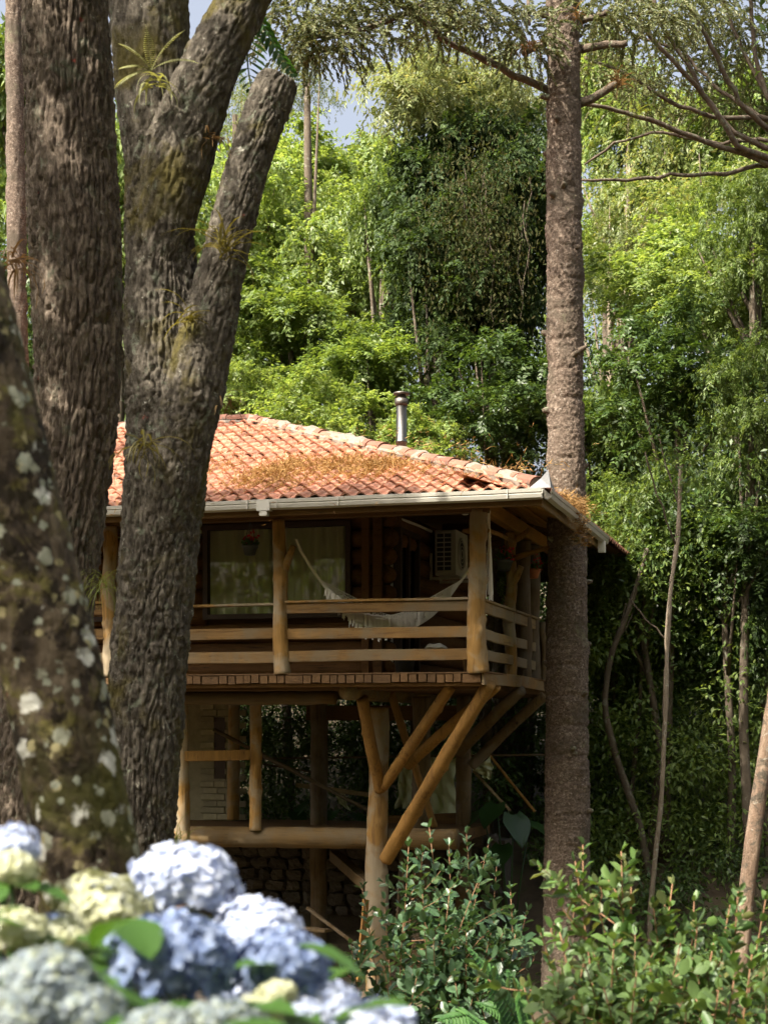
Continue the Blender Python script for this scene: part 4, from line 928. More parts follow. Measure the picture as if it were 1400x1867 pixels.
P, R = path([(292, 520, 20), (294, 430, 46), (290, 300, 58), (282, 200, 66), (276, 100, 68), (270, 0, 70), (262, -150, 66), (250, -500, 52)], YB + 0.1)
link('limb', trunk_mesh('limb', P, R, 240, 120, furrow(0.027, 0.036, 0.28, 19, 0.34), M['barkB']), tb)
canopy(tb, (-1.9, 12.2, 13.6), (2.0, 1.7, 1.0), 3600, 12, 0.18, SUN_HOLES)
td = tag(empty('leaning_tree'), 'leaning mossy trunk with pale lichen close behind the hydrangeas', 'tree')
P, R = path([(215, 2100, 128), (190, 1800, 105), (160, 1550, 96), (128, 1400, 93), (98, 1230, 94), (50, 1050, 95), (10, 900, 92), (-42, 700, 92), (-90, 500, 90), (-150, 250, 86), (-240, -100, 80)], YD)
link('trunk', trunk_mesh('trunk', P, R, 320, 110, furrow(0.013, 0.05, 0.09, 29, 0.4), M['barkD']), td)

canopy(td, (-4.6, 2.9, 10.6), (1.0, 1.0, 0.8), 1200, 13, 0.16, SUN_HOLES)

# ------------------------------------------------------------------ ferns, bromeliads and grass tufts
M['brom'] = leafm('bromeliad_leaf', [(0.10, 0.085, 0.02), (0.17, 0.14, 0.04), (0.09, 0.11, 0.03)], 0.35)
M['bromdry'] = leafm('dry_strap_leaf', [(0.17, 0.10, 0.045), (0.28, 0.18, 0.08)], 0.3, (1.2, 1.0, 0.7))
M['fernpale'] = leafm('pale_fern', [(0.22, 0.23, 0.09), (0.34, 0.34, 0.18)], 0.4)
M['ferng'] = leafm('green_fern', [(0.03, 0.09, 0.02), (0.06, 0.14, 0.03)], 0.4)
M['grass'] = leafm('grass_blade', [(0.12, 0.16, 0.03), (0.22, 0.24, 0.07)], 0.4)
def straps(name, px, py, Y, n, L, wd, mat, label, cat, seed, up=0.5, droop=0.9, hang=False):
    r2 = np.random.default_rng(seed); o = tag(empty(name, W(px, py, Y)), label, cat)
    n = int(n * 1.8); wd *= 0.62
    for i in range(n):
        an = 2 * math.pi * (i + r2.uniform(-0.9, 0.9)) / n; el = (-0.4 if hang else up) + r2.normal(0, 0.3)
        d = np.array([math.cos(an), math.sin(an) * 0.7 - 0.15, 0]); ln = L * r2.uniform(0.35, 1.15); k = 6; p = r2.normal(0, 0.03, 3); pts = [p]
        for j in range(k): p = p + (d * math.cos(el) + np.array([0, 0, math.sin(el)])) * ln / k; el -= droop / k * r2.uniform(0.8, 1.5); pts.append(p)
        MB().strip(pts, [wd * 0.8, wd, wd, wd * 0.9, wd * 0.75, wd * 0.5, 0.002], (0.1, 0.15, 1.0)).build('leaf', M[mat], o, True)
    return o
def frond(par, pts, n, pl, pw, mat, name='frond'):
    pts = np.array(pts, float); d = np.r_[0, np.cumsum(np.linalg.norm(np.diff(pts, axis=0), axis=1))]; s = np.linspace(0.08, 1, n) * d[-1]
    P = np.stack([np.interp(s, d, pts[:, i]) for i in range(3)], 1); T = unit(np.gradient(P, axis=0)); up = np.array([0, -0.5, 1.0]); S = unit(np.cross(T, up))
    env = np.sin(np.linspace(0.35, math.pi * 0.97, n))[:, None]
    PP = np.vstack([P, P]); D = np.vstack([S * 1 + T * 0.35, -S + T * 0.35]) + np.array([0, 0, -0.25]); L = (np.vstack([env, env]) * pl)[:, 0]
    V, Fc = ovals(PP, D, np.tile(up, (2 * n, 1)) + rng.normal(0, 0.15, (2 * n, 3)), L, pw)
    o = link(name, np_mesh(name, V, Fc, M[mat]), par); MB().tube(pts, np.linspace(pw * 0.25, pw * 0.06, len(pts)), 5).build('rachis', M[mat], o); return o
def fern(px, py, Y, n, L, mat, label, seed, pl=0.07, pw=0.022, cat='fern', fan=None, np_=22):
    r2 = np.random.default_rng(seed); o = tag(empty('fern', W(px, py, Y)), label, cat)
    for i in range(n):
        an = (fan[0] + (fan[1] - fan[0]) * i / max(1, n - 1)) if fan else 2 * math.pi * i / n + r2.uniform(-0.3, 0.3)
        d = np.array([math.cos(an), -0.35 + r2.normal(0, 0.2), math.sin(an) * (1.0 if fan else 0.0) + (0 if fan else 0.8)]); d = unit(d); ln = L * r2.uniform(0.7, 1.15); p = np.zeros(3); pts = [p]
        for j in range(7): p = p + d * ln / 7; d = unit(d + np.array([0, 0, -0.16])); pts.append(p)
        frond(o, pts, np_, pl, pw, mat)
    return o
fern(276, 128, YB - 0.42, 6, 0.34, 'fernpale', 'pale yellow fern growing from the fork of the dark mossy tree', 1, 0.045, 0.015, fan=(0.5, 3.3))
straps('strap_fern', 285, 150, YB - 0.42, 9, 0.36, 0.03, 'fernpale', 'cluster of pale straplike leaves below the fork fern', 'fern', 2, 0.2, 1.6)
straps('bromeliad', 408, 455, YB - 0.4, 22, 0.46, 0.022, 'brom', 'spiky olive bromeliad perched on the sawn off limb', 'bromeliad', 3, 0.75, 1.3)
straps('bromeliad', 262, 815, YB - 0.45, 16, 0.36, 0.024, 'brom', 'dark olive bromeliad clinging low on the forked trunk', 'bromeliad', 4, 0.2, 1.5)
straps('bromeliad', 345, 580, YB - 0.42, 14, 0.26, 0.026, 'brom', 'small greenish bromeliad in the crotch of the forked tree', 'bromeliad', 5, 0.4, 1.3)
straps('bromeliad', 402, 735, YB - 0.1, 14, 0.34, 0.018, 'bromdry', 'dry brown strap leaves sticking out beside the roof ridge', 'bromeliad', 6, 0.3, 1.4)
straps('bromeliad', 385, 250, YB - 0.2, 12, 0.3, 0.02, 'bromdry', 'dry brown tuft on the right side of upper limb', 'bromeliad', 7, 0.2, 1.6)
straps('grass_tuft', 188, 1065, 12.2, 30, 0.5, 0.010, 'grass', 'thin hanging grass tuft between the two dark trunks', 'grass tuft', 8, 0.3, 2.2)
straps('grass_tuft', 322, 1545, 14.5, 34, 0.42, 0.012, 'grass', 'green grass tuft at the foot of the left stilt', 'grass tuft', 9, 0.9, 1.5)
straps('bromeliad', 30, 480, 11.0, 20, 0.36, 0.026, 'bromdry', 'dry brown fern skirt beside the leftmost brown trunk', 'bromeliad', 10, 0.3, 1.8)
# big green compound fronds hanging from above by the leaning limb
o = tag(empty('tree_fern_frond', W(455, -40, YB + 0.2)), 'two green compound fronds hanging in front of the sky', 'fern')
z0 = W(455, -40, YB + 0.2)
for c in ([(440, -30), (475, 40), (505, 90), (542, 145)], [(430, -20), (450, 60), (452, 120), (460, 175)]):
    frond(o, [W(a, b, YB + 0.2 + 0.05 * i) - z0 for i, (a, b) in enumerate(c)], 15, 0.19, 0.05, 'ferng')

# ------------------------------------------------------------------ pines (araucaria): scaly trunks, bare limbs, rope-like tufts
M['barkP'] = barkm('pine_bark', [(0.04, 0.029, 0.021), (0.12, 0.088, 0.066), (0.27, 0.212, 0.165)], [((0.37, 0.315, 0.26), 22, 0.58, 0.66), ((0.085, 0.068, 0.05), 1.3, 0.5, 0.62), ((0.17, 0.16, 0.10), 2.6, 0.60, 0.70)], stretch=(1, 1, 1.3), scale=24, bd=0.03)
M['limbP'] = barkm('pine_limb_bark', [(0.05, 0.038, 0.028), (0.15, 0.115, 0.085)], [((0.20, 0.22, 0.15), 8, 0.54, 0.66)], scale=10)
M['needle'] = leafm('araucaria_needle', [(0.07, 0.095, 0.032), (0.125, 0.15, 0.052), (0.19, 0.20, 0.08), (0.12, 0.105, 0.048)], 0.3, (1.2, 1.15, 0.7), 0.5, 0.35)
def pine_disp(seed, knots):
    def d(cx, cy, s, r):
        R0 = float(np.median(r)); nu = max(8, int(2 * math.pi * R0 / 0.042)); wb = vnoise(cx * 14, cy * 14, s * 12, seed + 8); F1, F2, idv = worley((np.arctan2(cy, cx) / (2 * math.pi) + .5) * nu + wb * .5, s / 0.034 + wb * .5, nu, seed); e = np.clip((F2 - F1) / .4, 0, 1)
        f = 0.018 * (e * (0.4 + idv) - 0.5) + vnoise(cx * 5, cy * 5, s * 3, seed + 2) * 0.014 + vnoise(cx * 2.5, cy * 2.5, s * 0.8, seed + 3) * 0.012
        w = s + vnoise(cx * 2, cy * 2, s * 0.2, seed + 4) * 0.06
        ring = np.exp(-(((w % 0.42) - 0.21) / 0.03) ** 2) * (-0.012 + 0.022 * vnoise(cx * 6, cy * 6, s * 2, seed + 5)); an = np.arctan2(cy, cx)
        for (ks, ka, kr) in knots:
            dd = ((s - ks) ** 2 + (np.angle(np.exp(1j * (an - ka))) * r) ** 2) / kr ** 2; f = f + 0.045 * np.exp(-dd) - 0.06 * np.exp(-dd * 7)
        return f + ring
    return d
def tufts(par, branches, seed, per=45, L=0.5, name='foliage', dens=10):
    """drooping ropes of needles around the ends of branches: list of (point, spread)"""
    r2 = np.random.default_rng(seed); Vs = []; Fs = []; b = 0
    for (c, sp) in branches:
        n = per; a = np.array(c) + r2.normal(0, 1, (n, 3)) * np.array([sp, sp, sp * 0.5]); out = unit((a - np.array(c)) * np.array([1, 1, 0.3]) + r2.normal(0, 0.3, (n, 3)) * sp); p = a
        dr = out + np.array([0, 0, 0.35]); ln = L * r2.uniform(0.6, 1.3, n) / 5
        for k in range(5):
            dr = unit(dr + np.array([0, 0, -0.3]) + r2.normal(0, 0.1, (n, 3)))
            for q in range(dens):
                sdv = unit(r2.normal(0, 1, (n, 3))); V, Fc = diamonds(p + dr * ln[:, None] * q / dens, unit(dr * 1.1 + sdv * 0.6), np.cross(dr, sdv) + 0.01, 0.055, 0.02, 0.05); Vs.append(V); Fs.append(Fc + b); b += len(V)
            p = p + dr * ln[:, None]
    return link(name, np_mesh(name, np.vstack(Vs), np.vstack(Fs), M['needle']), par)
def plimb(par, pts, r0, r1, name='branch', rough=0.1):
    P = np.array(pts, float); d = np.r_[0, np.cumsum(np.linalg.norm(np.diff(P, axis=0), axis=1))]; s = np.linspace(0, d[-1], max(8, int(d[-1] / 0.18)))
    Q = np.stack([np.interp(s, d, P[:, i]) for i in range(3)], 1); Q[1:-1] += rng.normal(0, 0.012, (len(Q) - 2, 3))
    return MB().tube(Q, np.linspace(r0, r1, len(Q)), 8, rough=rough, rng=rng).build(name, M['limbP'], par, True)
YP = 22.15
pine = tag(empty('pine_tree'), 'tall pine trunk with scaly reddish bark rising past the corner of the roof', 'tree')
P, R = path([(1030, 2000, 45), (1031, 1700, 43), (1032, 1500, 41), (1034, 1250, 38), (1034, 1000, 36), (1031, 800, 33.5), (1029, 600, 33), (1028, 400, 32), (1027, 200, 31), (1025, 0, 29.5), (1022, -300, 26), (1020, -800, 21), (1018, -1060, 16)], YP)
kn = [(0.3 * i + rng.uniform(0, 0.2), rng.uniform(-3.1, 3.1), rng.uniform(0.04, 0.07)) for i in range(5, 60)]
link('trunk', trunk_mesh('trunk', P, R, 1000, 104, pine_disp(41, kn), M['barkP']), pine)
for k in range(26):
    py = rng.uniform(60, 1480); an = rng.uniform(-2.6, 2.6) - math.pi / 2; ctr = W(float(np.interp(py, [0, 1500], [1025, 1032])), py, YP); rr = float(np.interp(py, [0, 1500], [29, 40])) / F * YP
    dv = np.array([math.cos(an), math.sin(an), rng.uniform(-.1, .5)]); l_ = rng.uniform(.02, .11)
    MB().log([ctr + dv * rr * .8, ctr + dv * (rr + l_ * .6), ctr + dv * (rr + l_)], [.055, .035, .022], 10, .15, k).build('branch_stub', M['limbP'], pine, True)
ft = []
def pb(pts, Ya, Yb, r0, r1, end=None, nm='branch'):
    n = len(pts); plimb(pine, [W(a, b, Ya + (Yb - Ya) * i / (n - 1)) for i, (a, b) in enumerate(pts)], r0, r1, nm)
pb([(1000, 165), (900, 118), (820, 78), (752, 28), (700, -20)], YP, YP - 1.2, 0.055, 0.035)
pb([(1000, -60), (880, -40), (790, -5), (735, 30), (640, 58), (560, 75)], YP, YP - 1.5, 0.06, 0.03)
pb([(1060, 90), (1100, 82), (1142, 78)], YP, YP - 0.3, 0.06, 0.045, nm='stub'); pb([(1060, 38), (1095, 28), (1105, 22)], YP, YP - 0.3, 0.05, 0.035, nm='stub')
pb([(1055, 188), (1085, 178), (1130, 150)], YP, YP - 0.2, 0.07, 0.05, nm='stub'); pb([(1000, 30), (975, 26), (960, 20)], YP, YP - 0.2, 0.05, 0.035, nm='stub'); pb([(1000, 75), (970, 90), (955, 98)], YP, YP - 0.3, 0.06, 0.04, nm='stub')
pb([(1020, -80), (960, -20), (965, 45)], YP, YP - 1, 0.04, 0.02)
for (px, py, dy, sp) in ((560, 30, -1.4, .35), (620, 62, -1.5, .3), (530, 70, -1.6, .3), (585, 90, -1.5, .25), (690, 10, -1.3, .35), (630, -10, -1.4, .4), (760, 20, -1.1, .3), (820, 25, -1, .32), (880, 20, -0.9, .3), (935, 40, -0.6, .3), (960, 90, -0.4, .22), (1090, 20, -0.4, .3), (1130, 40, .4, .3), (1180, 30, .6, .35), (1240, 10, .8, .35), (590, -40, -1.4, .4), (510, 10, -1.5, .35), (860, -30, -.9, .4), (740, -30, -1.2, .4)):
    ft.append((W(px, py, YP + dy), sp * 0.9))
tufts(pine, ft, 5, 62, 0.40)
r3 = np.random.default_rng(14); top = W(1017, -1060, YP)
for k in range(14):
    a = k * 2 * math.pi / 14 + r3.uniform(-.2, .2); e = top + np.array([math.cos(a) * r3.uniform(2, 3.4), math.sin(a) * r3.uniform(2, 3.4), r3.uniform(.2, .9) - 1.0]); plimb(pine, [top + (0, 0, -1.6 + .1 * k), (top + e) / 2 + (0, 0, -.7), e], .05, .025)
tufts(pine, [(top + np.array([math.cos(a) * q, math.sin(a) * q, r3.uniform(-1.2, .2)]), .45) for a, q in zip(r3.uniform(0, 6.28, 34), r3.uniform(.8, 3.5, 34))], 15, 50, 0.5, dens=3)
# bromeliads and dead tufts on the pine
straps('bromeliad', 962, 82, YP - 0.5, 18, 0.34, 0.03, 'bromdry', 'rusty dry bromeliad on the left side of the pine trunk', 'bromeliad', 21, 0.3, 1.7)
straps('bromeliad', 1128, 152, YP - 0.3, 16, 0.32, 0.03, 'bromdry', 'rusty dry bromeliad on the broken stub right of the pine', 'bromeliad', 22, 0.6, 1.4)
straps('bromeliad', 1052, 28, YP - 0.4, 12, 0.25, 0.03, 'bromdry', 'small orange bromeliad at the top of the pine trunk', 'bromeliad', 23, 0.6, 1.4)
# second araucaria, its trunk at the right edge, limbs radiating into the picture
YR = 25.5
p2 = tag(empty('pine_tree'), 'pine with long bare limbs radiating from behind the upper edge at right', 'tree')
P, R = path([(1500, 1900, 42), (1474, 900, 37), (1450, 300, 34), (1442, 0, 32), (1436, -300, 28)], YR)
link('trunk', trunk_mesh('trunk', P, R, 240, 48, pine_disp(44, []), M['barkP']), p2)
for (pts, dy, r0, r1) in (
    ([(1395, 300), (1330, 272), (1240, 240), (1150, 205), (1062, 188)], -1.5, .085, .05), ([(1390, 215), (1300, 212), (1230, 190), (1150, 140), (1065, 104)], -.8, .07, .04),
    ([(1400, 290), (1345, 270), (1290, 180), (1235, 120), (1180, 60), (1135, -10)], -2, .085, .05), ([(1400, 270), (1330, 240), (1285, 170), (1240, 100), (1205, 45), (1190, -10)], -1.2, .08, .05),
    ([(1400, 235), (1350, 195), (1315, 120), (1280, 55), (1240, -10)], -1.6, .08, .05), ([(1400, 300), (1320, 318), (1220, 318), (1140, 330), (1060, 328)], -1, .07, .035),
    ([(1400, 220), (1310, 165), (1240, 90), (1150, 62), (1090, 22)], .3, .06, .035), ([(1400, 190), (1375, 100), (1370, 20), (1360, -40)], -.6, .07, .05),
    ([(1400, 255), (1300, 260), (1200, 240), (1120, 262), (1065, 300)], .6, .06, .03), ([(1400, 180), (1340, 60), (1310, -20)], -.4, .06, .045)):
    pts = [(pts[0][0] + 48, pts[0][1] + 14)] + pts; n = len(pts); plimb(p2, [W(a, b, YR + dy * i / (n - 1)) for i, (a, b) in enumerate(pts)], r0 * .62, r1 * .6)
tufts(p2, [(W(a, b, YR + c), s) for a, b, c, s in ((1160, 60, -1, .4), (1230, 50, .4, .45), (1300, 30, .2, .45), (1360, 60, .3, .45), (1340, 110, .5, .45), (1390, 130, .4, .4), (1270, 110, .8, .4), (1200, 100, .9, .35), (1290, -20, 0, .5), (1200, -10, -1, .5), (1370, 0, .2, .5), (1120, -10, -1.2, .4), (1080, 130, -1, .25), (1160, 165, -.5, .22), (1330, 190, .9, .35), (1385, 60, .8, .4), (1310, 75, 1.0, .4), (1230, 150, 1.2, .3), (1380, 200, 1, .35), (1100, 50, -.8, .3))], 6, 55, 0.42)
top = W(1392, -300, YR)
for k in range(14):
    a = k * 2 * math.pi / 14 + r3.uniform(-.2, .2); e = top + np.array([math.cos(a) * r3.uniform(2, 3.6), math.sin(a) * r3.uniform(2, 3.6), r3.uniform(.2, .9) - .6]); plimb(p2, [top + (0, 0, -1.2 + .1 * k), (top + e) / 2 + (0, 0, -.6), e], .05, .025)
tufts(p2, [(top + np.array([math.cos(a) * q, math.sin(a) * q, r3.uniform(-.6, .6)]), .45) for a, q in zip(r3.uniform(0, 6.28, 32), r3.uniform(.8, 3.8, 32))], 16, 50, 0.5, dens=3)
straps('bromeliad', 1168, 205, YR - 1.3, 12, 0.2, 0.03, 'grass', 'tiny bright green bromeliad on the long bare limb', 'bromeliad', 24, 0.8, 1.2)
# thin pine far left
p3 = tag(empty('pine_tree'), 'slender pinkish pine trunk behind the leftmost old tree', 'tree')
P, R = path([(40, 1700, 19), (36, 900, 18), (30, 300, 16), (26, 0, 15), (20, -400, 12)], 24)
link('trunk', trunk_mesh('trunk', P, R, 260, 40, pine_disp(45, []), M['barkP']), p3)
tufts(p3, [(W(25 + 60 * math.cos(a), -200 + 60 * math.sin(a), 24 + math.sin(a * 2)), .4) for a in np.arange(0, 6, 0.7)], 7, 30, 0.45, dens=3)

# ------------------------------------------------------------------ woodland behind
M['lf_bright'] = leafm('leaf_bright', [(0.11, 0.18, 0.042), (0.185, 0.26, 0.075), (0.27, 0.33, 0.12), (0.15, 0.22, 0.055)], 0.48)
M['lf_mid'] = leafm('leaf_mid', [(0.08, 0.135, 0.03), (0.135, 0.20, 0.047), (0.21, 0.275, 0.08)], 0.46)
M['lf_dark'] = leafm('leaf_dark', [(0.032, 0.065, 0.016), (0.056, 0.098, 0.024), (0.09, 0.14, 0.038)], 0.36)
M['lf_yel'] = leafm('leaf_yellowish', [(0.12, 0.155, 0.05), (0.18, 0.22, 0.075), (0.15, 0.20, 0.06), (0.25, 0.23, 0.08)], 0.45, (1.35, 1.3, 0.7))
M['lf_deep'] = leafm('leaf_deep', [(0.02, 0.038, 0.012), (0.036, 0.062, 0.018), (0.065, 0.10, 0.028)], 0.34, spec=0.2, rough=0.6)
M['lf_weep'] = leafm('leaf_weeping', [(0.14, 0.175, 0.065), (0.21, 0.25, 0.10), (0.18, 0.22, 0.08), (0.25, 0.24, 0.10)], 0.45, (1.3, 1.2, 0.75))
M['bark_bg'] = barkm('woodland_bark', [(0.07, 0.055, 0.04), (0.14, 0.11, 0.08)], [((0.22, 0.22, 0.17), 7, 0.55, 0.66)], scale=9)
M['bark_peel'] = barkm('peeling_bark', [(0.10, 0.07, 0.05), (0.19, 0.13, 0.09), (0.30, 0.23, 0.17)], [((0.07, 0.06, 0.045), 6, 0.52, 0.6), ((0.34, 0.32, 0.26), 10, 0.6, 0.66)], scale=9, bd=0.03)
M['bark_pale'] = barkm('pale_bark', [(0.16, 0.125, 0.09), (0.28, 0.23, 0.17)], [((0.36, 0.36, 0.30), 9, 0.56, 0.64), ((0.1, 0.1, 0.05), 5, 0.6, 0.7)], scale=9)
def leaf_mass(r2, R, nlobe, nclus, per, L, Wr, droop, spread, fill=0.35):
    """leaves in sprays over uneven lobes of a unit crown with radii R; returns mesh arrays and lobe centres"""
    R = np.array(R); nlobe *= 2; lob = unit(r2.normal(0, 1, (nlobe, 3)) + (0, 0, 0.1)) * (r2.uniform(0.05, 1, (nlobe, 1)) ** 0.5) * 1.0 * R
    lr = (0.14 + 0.34 * r2.uniform(0, 1, nlobe) ** 1.6) * R.min() * (1.15 - 0.5 * np.linalg.norm(lob / R, axis=1))
    pw = lr ** 1.7; li = r2.choice(nlobe, nclus, p=pw / pw.sum()); dirs = unit(r2.normal(0, 1, (nclus, 3)) + (0, -0.1, 0.35))
    c = lob[li] + dirs * np.array([1.35, 1.35, 0.8]) * (lr[li] * np.where(r2.uniform(0, 1, nclus) < fill, r2.uniform(0.2, 0.8, nclus), r2.uniform(0.8, 1.35, nclus)))[:, None]
    ci = np.repeat(np.arange(nclus), per); n = len(ci)
    # every cluster is a spray: leaves to both sides of an arching twig
    ax = unit(dirs + r2.normal(0, 0.45, (nclus, 3)) + np.array([0, 0, -0.25 - 0.3 * droop])); lat = unit(np.cross(ax, r2.normal(0, 0.35, (nclus, 3)) + np.array([0, -0.15, 1.0]))); nn = np.cross(lat, ax)
    nn *= np.sign(nn[:, 2:3] + 1e-6)
    sl = spread * 2.0 * r2.uniform(0.6, 1.3, nclus); t = r2.uniform(-0.6, 1.0, n); sg = np.sign(r2.uniform(-1, 1, n))
    P = c[ci] + ax[ci] * (t * sl[ci])[:, None] + np.array([0, 0, -1.0]) * (0.25 * sl[ci] * np.maximum(t, 0) ** 2)[:, None] + r2.normal(0, spread * 0.16, (n, 3))
    D = lat[ci] * sg[:, None] * 0.9 + ax[ci] * 0.65 + r2.normal(0, 0.28, (n, 3)) + np.array([0, 0, -droop * 0.6])
    N = nn[ci] + r2.normal(0, 0.3, (n, 3))
    ll = L * r2.uniform(0.65, 1.3, n)
    return diamonds(P, D, N, ll, ll * Wr), lob
KINDS = {}
def kind(key, mat, R, nlobe, nclus, per, L, Wr, droop, spread, nvar=2, fill=0.35):
    vs_ = []
    for k in range(nvar):
        r2 = np.random.default_rng(sum(map(ord, key)) + 31 * k); (V, Fc), lob = leaf_mass(r2, R, nlobe, nclus, per, L, Wr, droop, spread, fill)
        vs_.append((np_mesh('crown', V, Fc, M[mat]), lob))
    KINDS[key] = (vs_, R)
kind('bright', 'lf_bright', (2.0, 1.8, 1.8), 14, 860, 26, 0.125, 0.50, 0.35, 0.20)
kind('mid', 'lf_mid', (2.0, 1.8, 1.8), 13, 820, 26, 0.15, 0.42, 0.4, 0.22)
kind('dark', 'lf_dark', (2.0, 1.8, 2.0), 15, 940, 26, 0.13, 0.45, 0.4, 0.21, fill=0.5)
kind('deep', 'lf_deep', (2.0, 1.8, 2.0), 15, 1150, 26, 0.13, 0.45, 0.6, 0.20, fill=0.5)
kind('weep', 'lf_weep', (2.0, 1.8, 1.4), 12, 680, 26, 0.14, 0.26, 1.0, 0.22, nvar=1)
kind('fine', 'lf_mid', (2.0, 1.8, 1.9), 13, 740, 32, 0.12, 0.26, 0.9, 0.20, nvar=1)
kind('airy', 'lf_yel', (2.0, 1.8, 1.8), 16, 340, 22, 0.12, 0.36, 0.6, 0.22)
tcount = [0]
def tree(px, py, Y, hw, hh, key, label, group=None, bark='bark_bg', lean=0.0, cat='tree', name='broadleaf_tree', base=None, limbs=6):
    vs_, R = KINDS[key]; k = tcount[0]; tcount[0] += 1; r2 = np.random.default_rng(900 + k)
    c = W(px, py, Y); sx = hw * 1.12 / F * Y / R[0]; sz = hh * 1.12 / F * Y / R[2]; a = r2.uniform(0, 6.28)
    gx = c[0] + lean; gz = float(ground_z(gx, Y)) - 0.1
    t = tag(empty(name, (gx, Y, gz)), label, cat, group)
    mesh, lob = vs_[k % len(vs_)]
    rel = Vector(c) - Vector((gx, Y, gz))
    Mx = Matrix.Translation(rel) @ Matrix.Rotation(a, 4, 'Z') @ Matrix.Diagonal((sx, sx * 0.95, sz, 1))
    link('crown', mesh, t, Mx)
    H = rel.z; r0 = 0.035 + 0.0085 * max(H, 1)
    P = [np.array([0, 0, 0]), np.array([rel.x * 0.3 + r2.normal(0, .1), r2.normal(0, .1), H * 0.35]), np.array([rel.x * 0.7 + r2.normal(0, .12), r2.normal(0, .1), H * 0.7]), np.array([rel.x, 0, H])]
    q = np.linspace(0, 3, 14); P = np.array(P); Q = np.stack([np.interp(q, range(4), P[:, i]) for i in range(3)], 1)
    MB().tube(Q, np.linspace(r0, r0 * 0.45, 14), 8, rough=0.08, rng=r2).build('trunk', M[bark], t, True)
    for l_ in lob[:limbs]:
        e = np.array(Mx @ Vector(l_)); s0 = Q[int(r2.integers(7, 12))]
        MB().tube([s0, (s0 + e) / 2 + (0, 0, -0.1), e], [r0 * 0.5, r0 * 0.3, 0.012], 6, rough=0.08, rng=r2).build('limb', M[bark], t, True)
    return t
tree(215, 420, 33, 170, 200, 'bright', 'bright green tree seen between the two left trunks')
tree(20, 250, 29, 120, 190, 'mid', 'green tree at the left edge behind the slender pine')
tree(30, 640, 28, 140, 170, 'dark', 'shady tree low at the left edge beside the leaning trunk')
tree(455, 400, 37, 130, 130, 'bright', 'sunny green tree rising beside the sawn off limb', limbs=3)
tree(590, 360, 40, 140, 120, 'bright', 'pale sunlit tree on the slope just below the open sky', limbs=3)
tree(640, 500, 36, 120, 130, 'bright', 'rounded bright green tree left of the dark vine covered tree', limbs=3)
tree(450, 560, 34, 120, 100, 'mid', 'green tree with a shady hollow in the middle of the slope')
tree(530, 640, 31, 140, 105, 'mid', 'leafy green tree with big pale leaf sprays above the roof ridge')
tree(670, 690, 30, 110, 90, 'mid', 'green tree just left of the chimney pipe top')
tree(585, 770, 28.5, 115, 75, 'bright', 'bright yellowish bush behind the tiled hip of the roof', name='bush', cat='bush')
tree(770, 820, 28, 90, 70, 'bright', 'sunny bush right behind the stainless chimney', name='bush', cat='bush')
tree(430, 720, 29.5, 70, 60, 'bright', 'small light green bush beside the forked trunk above the ridge', name='bush', cat='bush')
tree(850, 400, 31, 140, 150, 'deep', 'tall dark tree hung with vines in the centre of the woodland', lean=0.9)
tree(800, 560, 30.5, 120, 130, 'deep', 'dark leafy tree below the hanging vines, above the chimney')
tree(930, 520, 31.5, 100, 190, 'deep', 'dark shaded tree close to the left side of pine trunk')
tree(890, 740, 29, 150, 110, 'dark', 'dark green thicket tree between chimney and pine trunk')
tree(790, 175, 31.5, 165, 110, 'weep', 'yellowish tree with drooping narrow leaves under the pine branches', lean=1.2, limbs=2)
tree(910, 205, 31.8, 105, 85, 'weep', 'drooping yellow green tree touching the pine trunk near its top', lean=0.5, limbs=2)
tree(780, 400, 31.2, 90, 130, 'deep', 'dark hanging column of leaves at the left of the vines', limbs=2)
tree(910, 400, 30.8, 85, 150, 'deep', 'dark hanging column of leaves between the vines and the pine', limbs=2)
tree(700, 420, 34, 70, 130, 'mid', 'slim green tree lit along the edge of the dark one')
tree(560, 150, 36, 55, 70, 'airy', 'thin airy tree standing against the sky beside the sawn limb', limbs=1)
tree(430, 210, 38, 70, 90, 'airy', 'sparse tree half hidden by the leaning upper limb')
tree(1150, 300, 38, 130, 150, 'airy', 'airy yellow green tree under the radiating pine limbs', bark='bark_pale')
tree(1290, 400, 36, 140, 120, 'airy', 'thin leaved tree with sky showing through at the right')
tree(1110, 480, 37, 90, 120, 'airy', 'slender sunlit sapling just right of the pine trunk', bark='bark_pale')
tree(1370, 420, 30, 110, 120, 'fine', 'feathery green tree below the pine limbs at the right edge')
tree(1230, 520, 33, 150, 100, 'bright', 'light green tree in the middle of the right side', limbs=3)
tree(1110, 190, 39, 90, 120, 'bright', 'sunlit green crown just right of the upper pine trunk', limbs=2)
tree(1240, 290, 40, 120, 110, 'bright', 'sunlit green crown behind the fan of bare limbs', limbs=2)
tree(1350, 250, 38, 100, 130, 'mid', 'green crown behind the limbs at the right edge', limbs=2)
tree(1150, 420, 38.5, 100, 90, 'bright', 'pale green crown below the lowest bare limb', limbs=2)
tree(700, 330, 41, 90, 90, 'bright', 'pale sunlit crown closing the gap under the sky', limbs=2)
tree(1340, 560, 31, 120, 110, 'bright', 'bright leafy tree at the right edge under the pine limbs', limbs=4)
tree(1240, 700, 27.5, 150, 130, 'dark', 'large dark green spreading tree right of the pine trunk', lean=-0.3)
tree(1120, 800, 29.5, 90, 110, 'mid', 'green tree touching the right side of the pine trunk')
tree(1370, 760, 26.5, 110, 120, 'fine', 'feathery grey green tree at the right edge halfway up')
tree(1180, 980, 27.5, 120, 120, 'fine', 'fine leaved tree behind the end of the side gutter')
tree(1330, 960, 27, 130, 120, 'dark', 'dark tree filling the right edge below the feathery one')
tree(1310, 1150, 28.5, 150, 120, 'dark', 'deeply shaded tree behind the thin pale trunk')
tree(1120, 1170, 30.5, 110, 130, 'mid', 'shaded green tree beside the lower pine trunk')
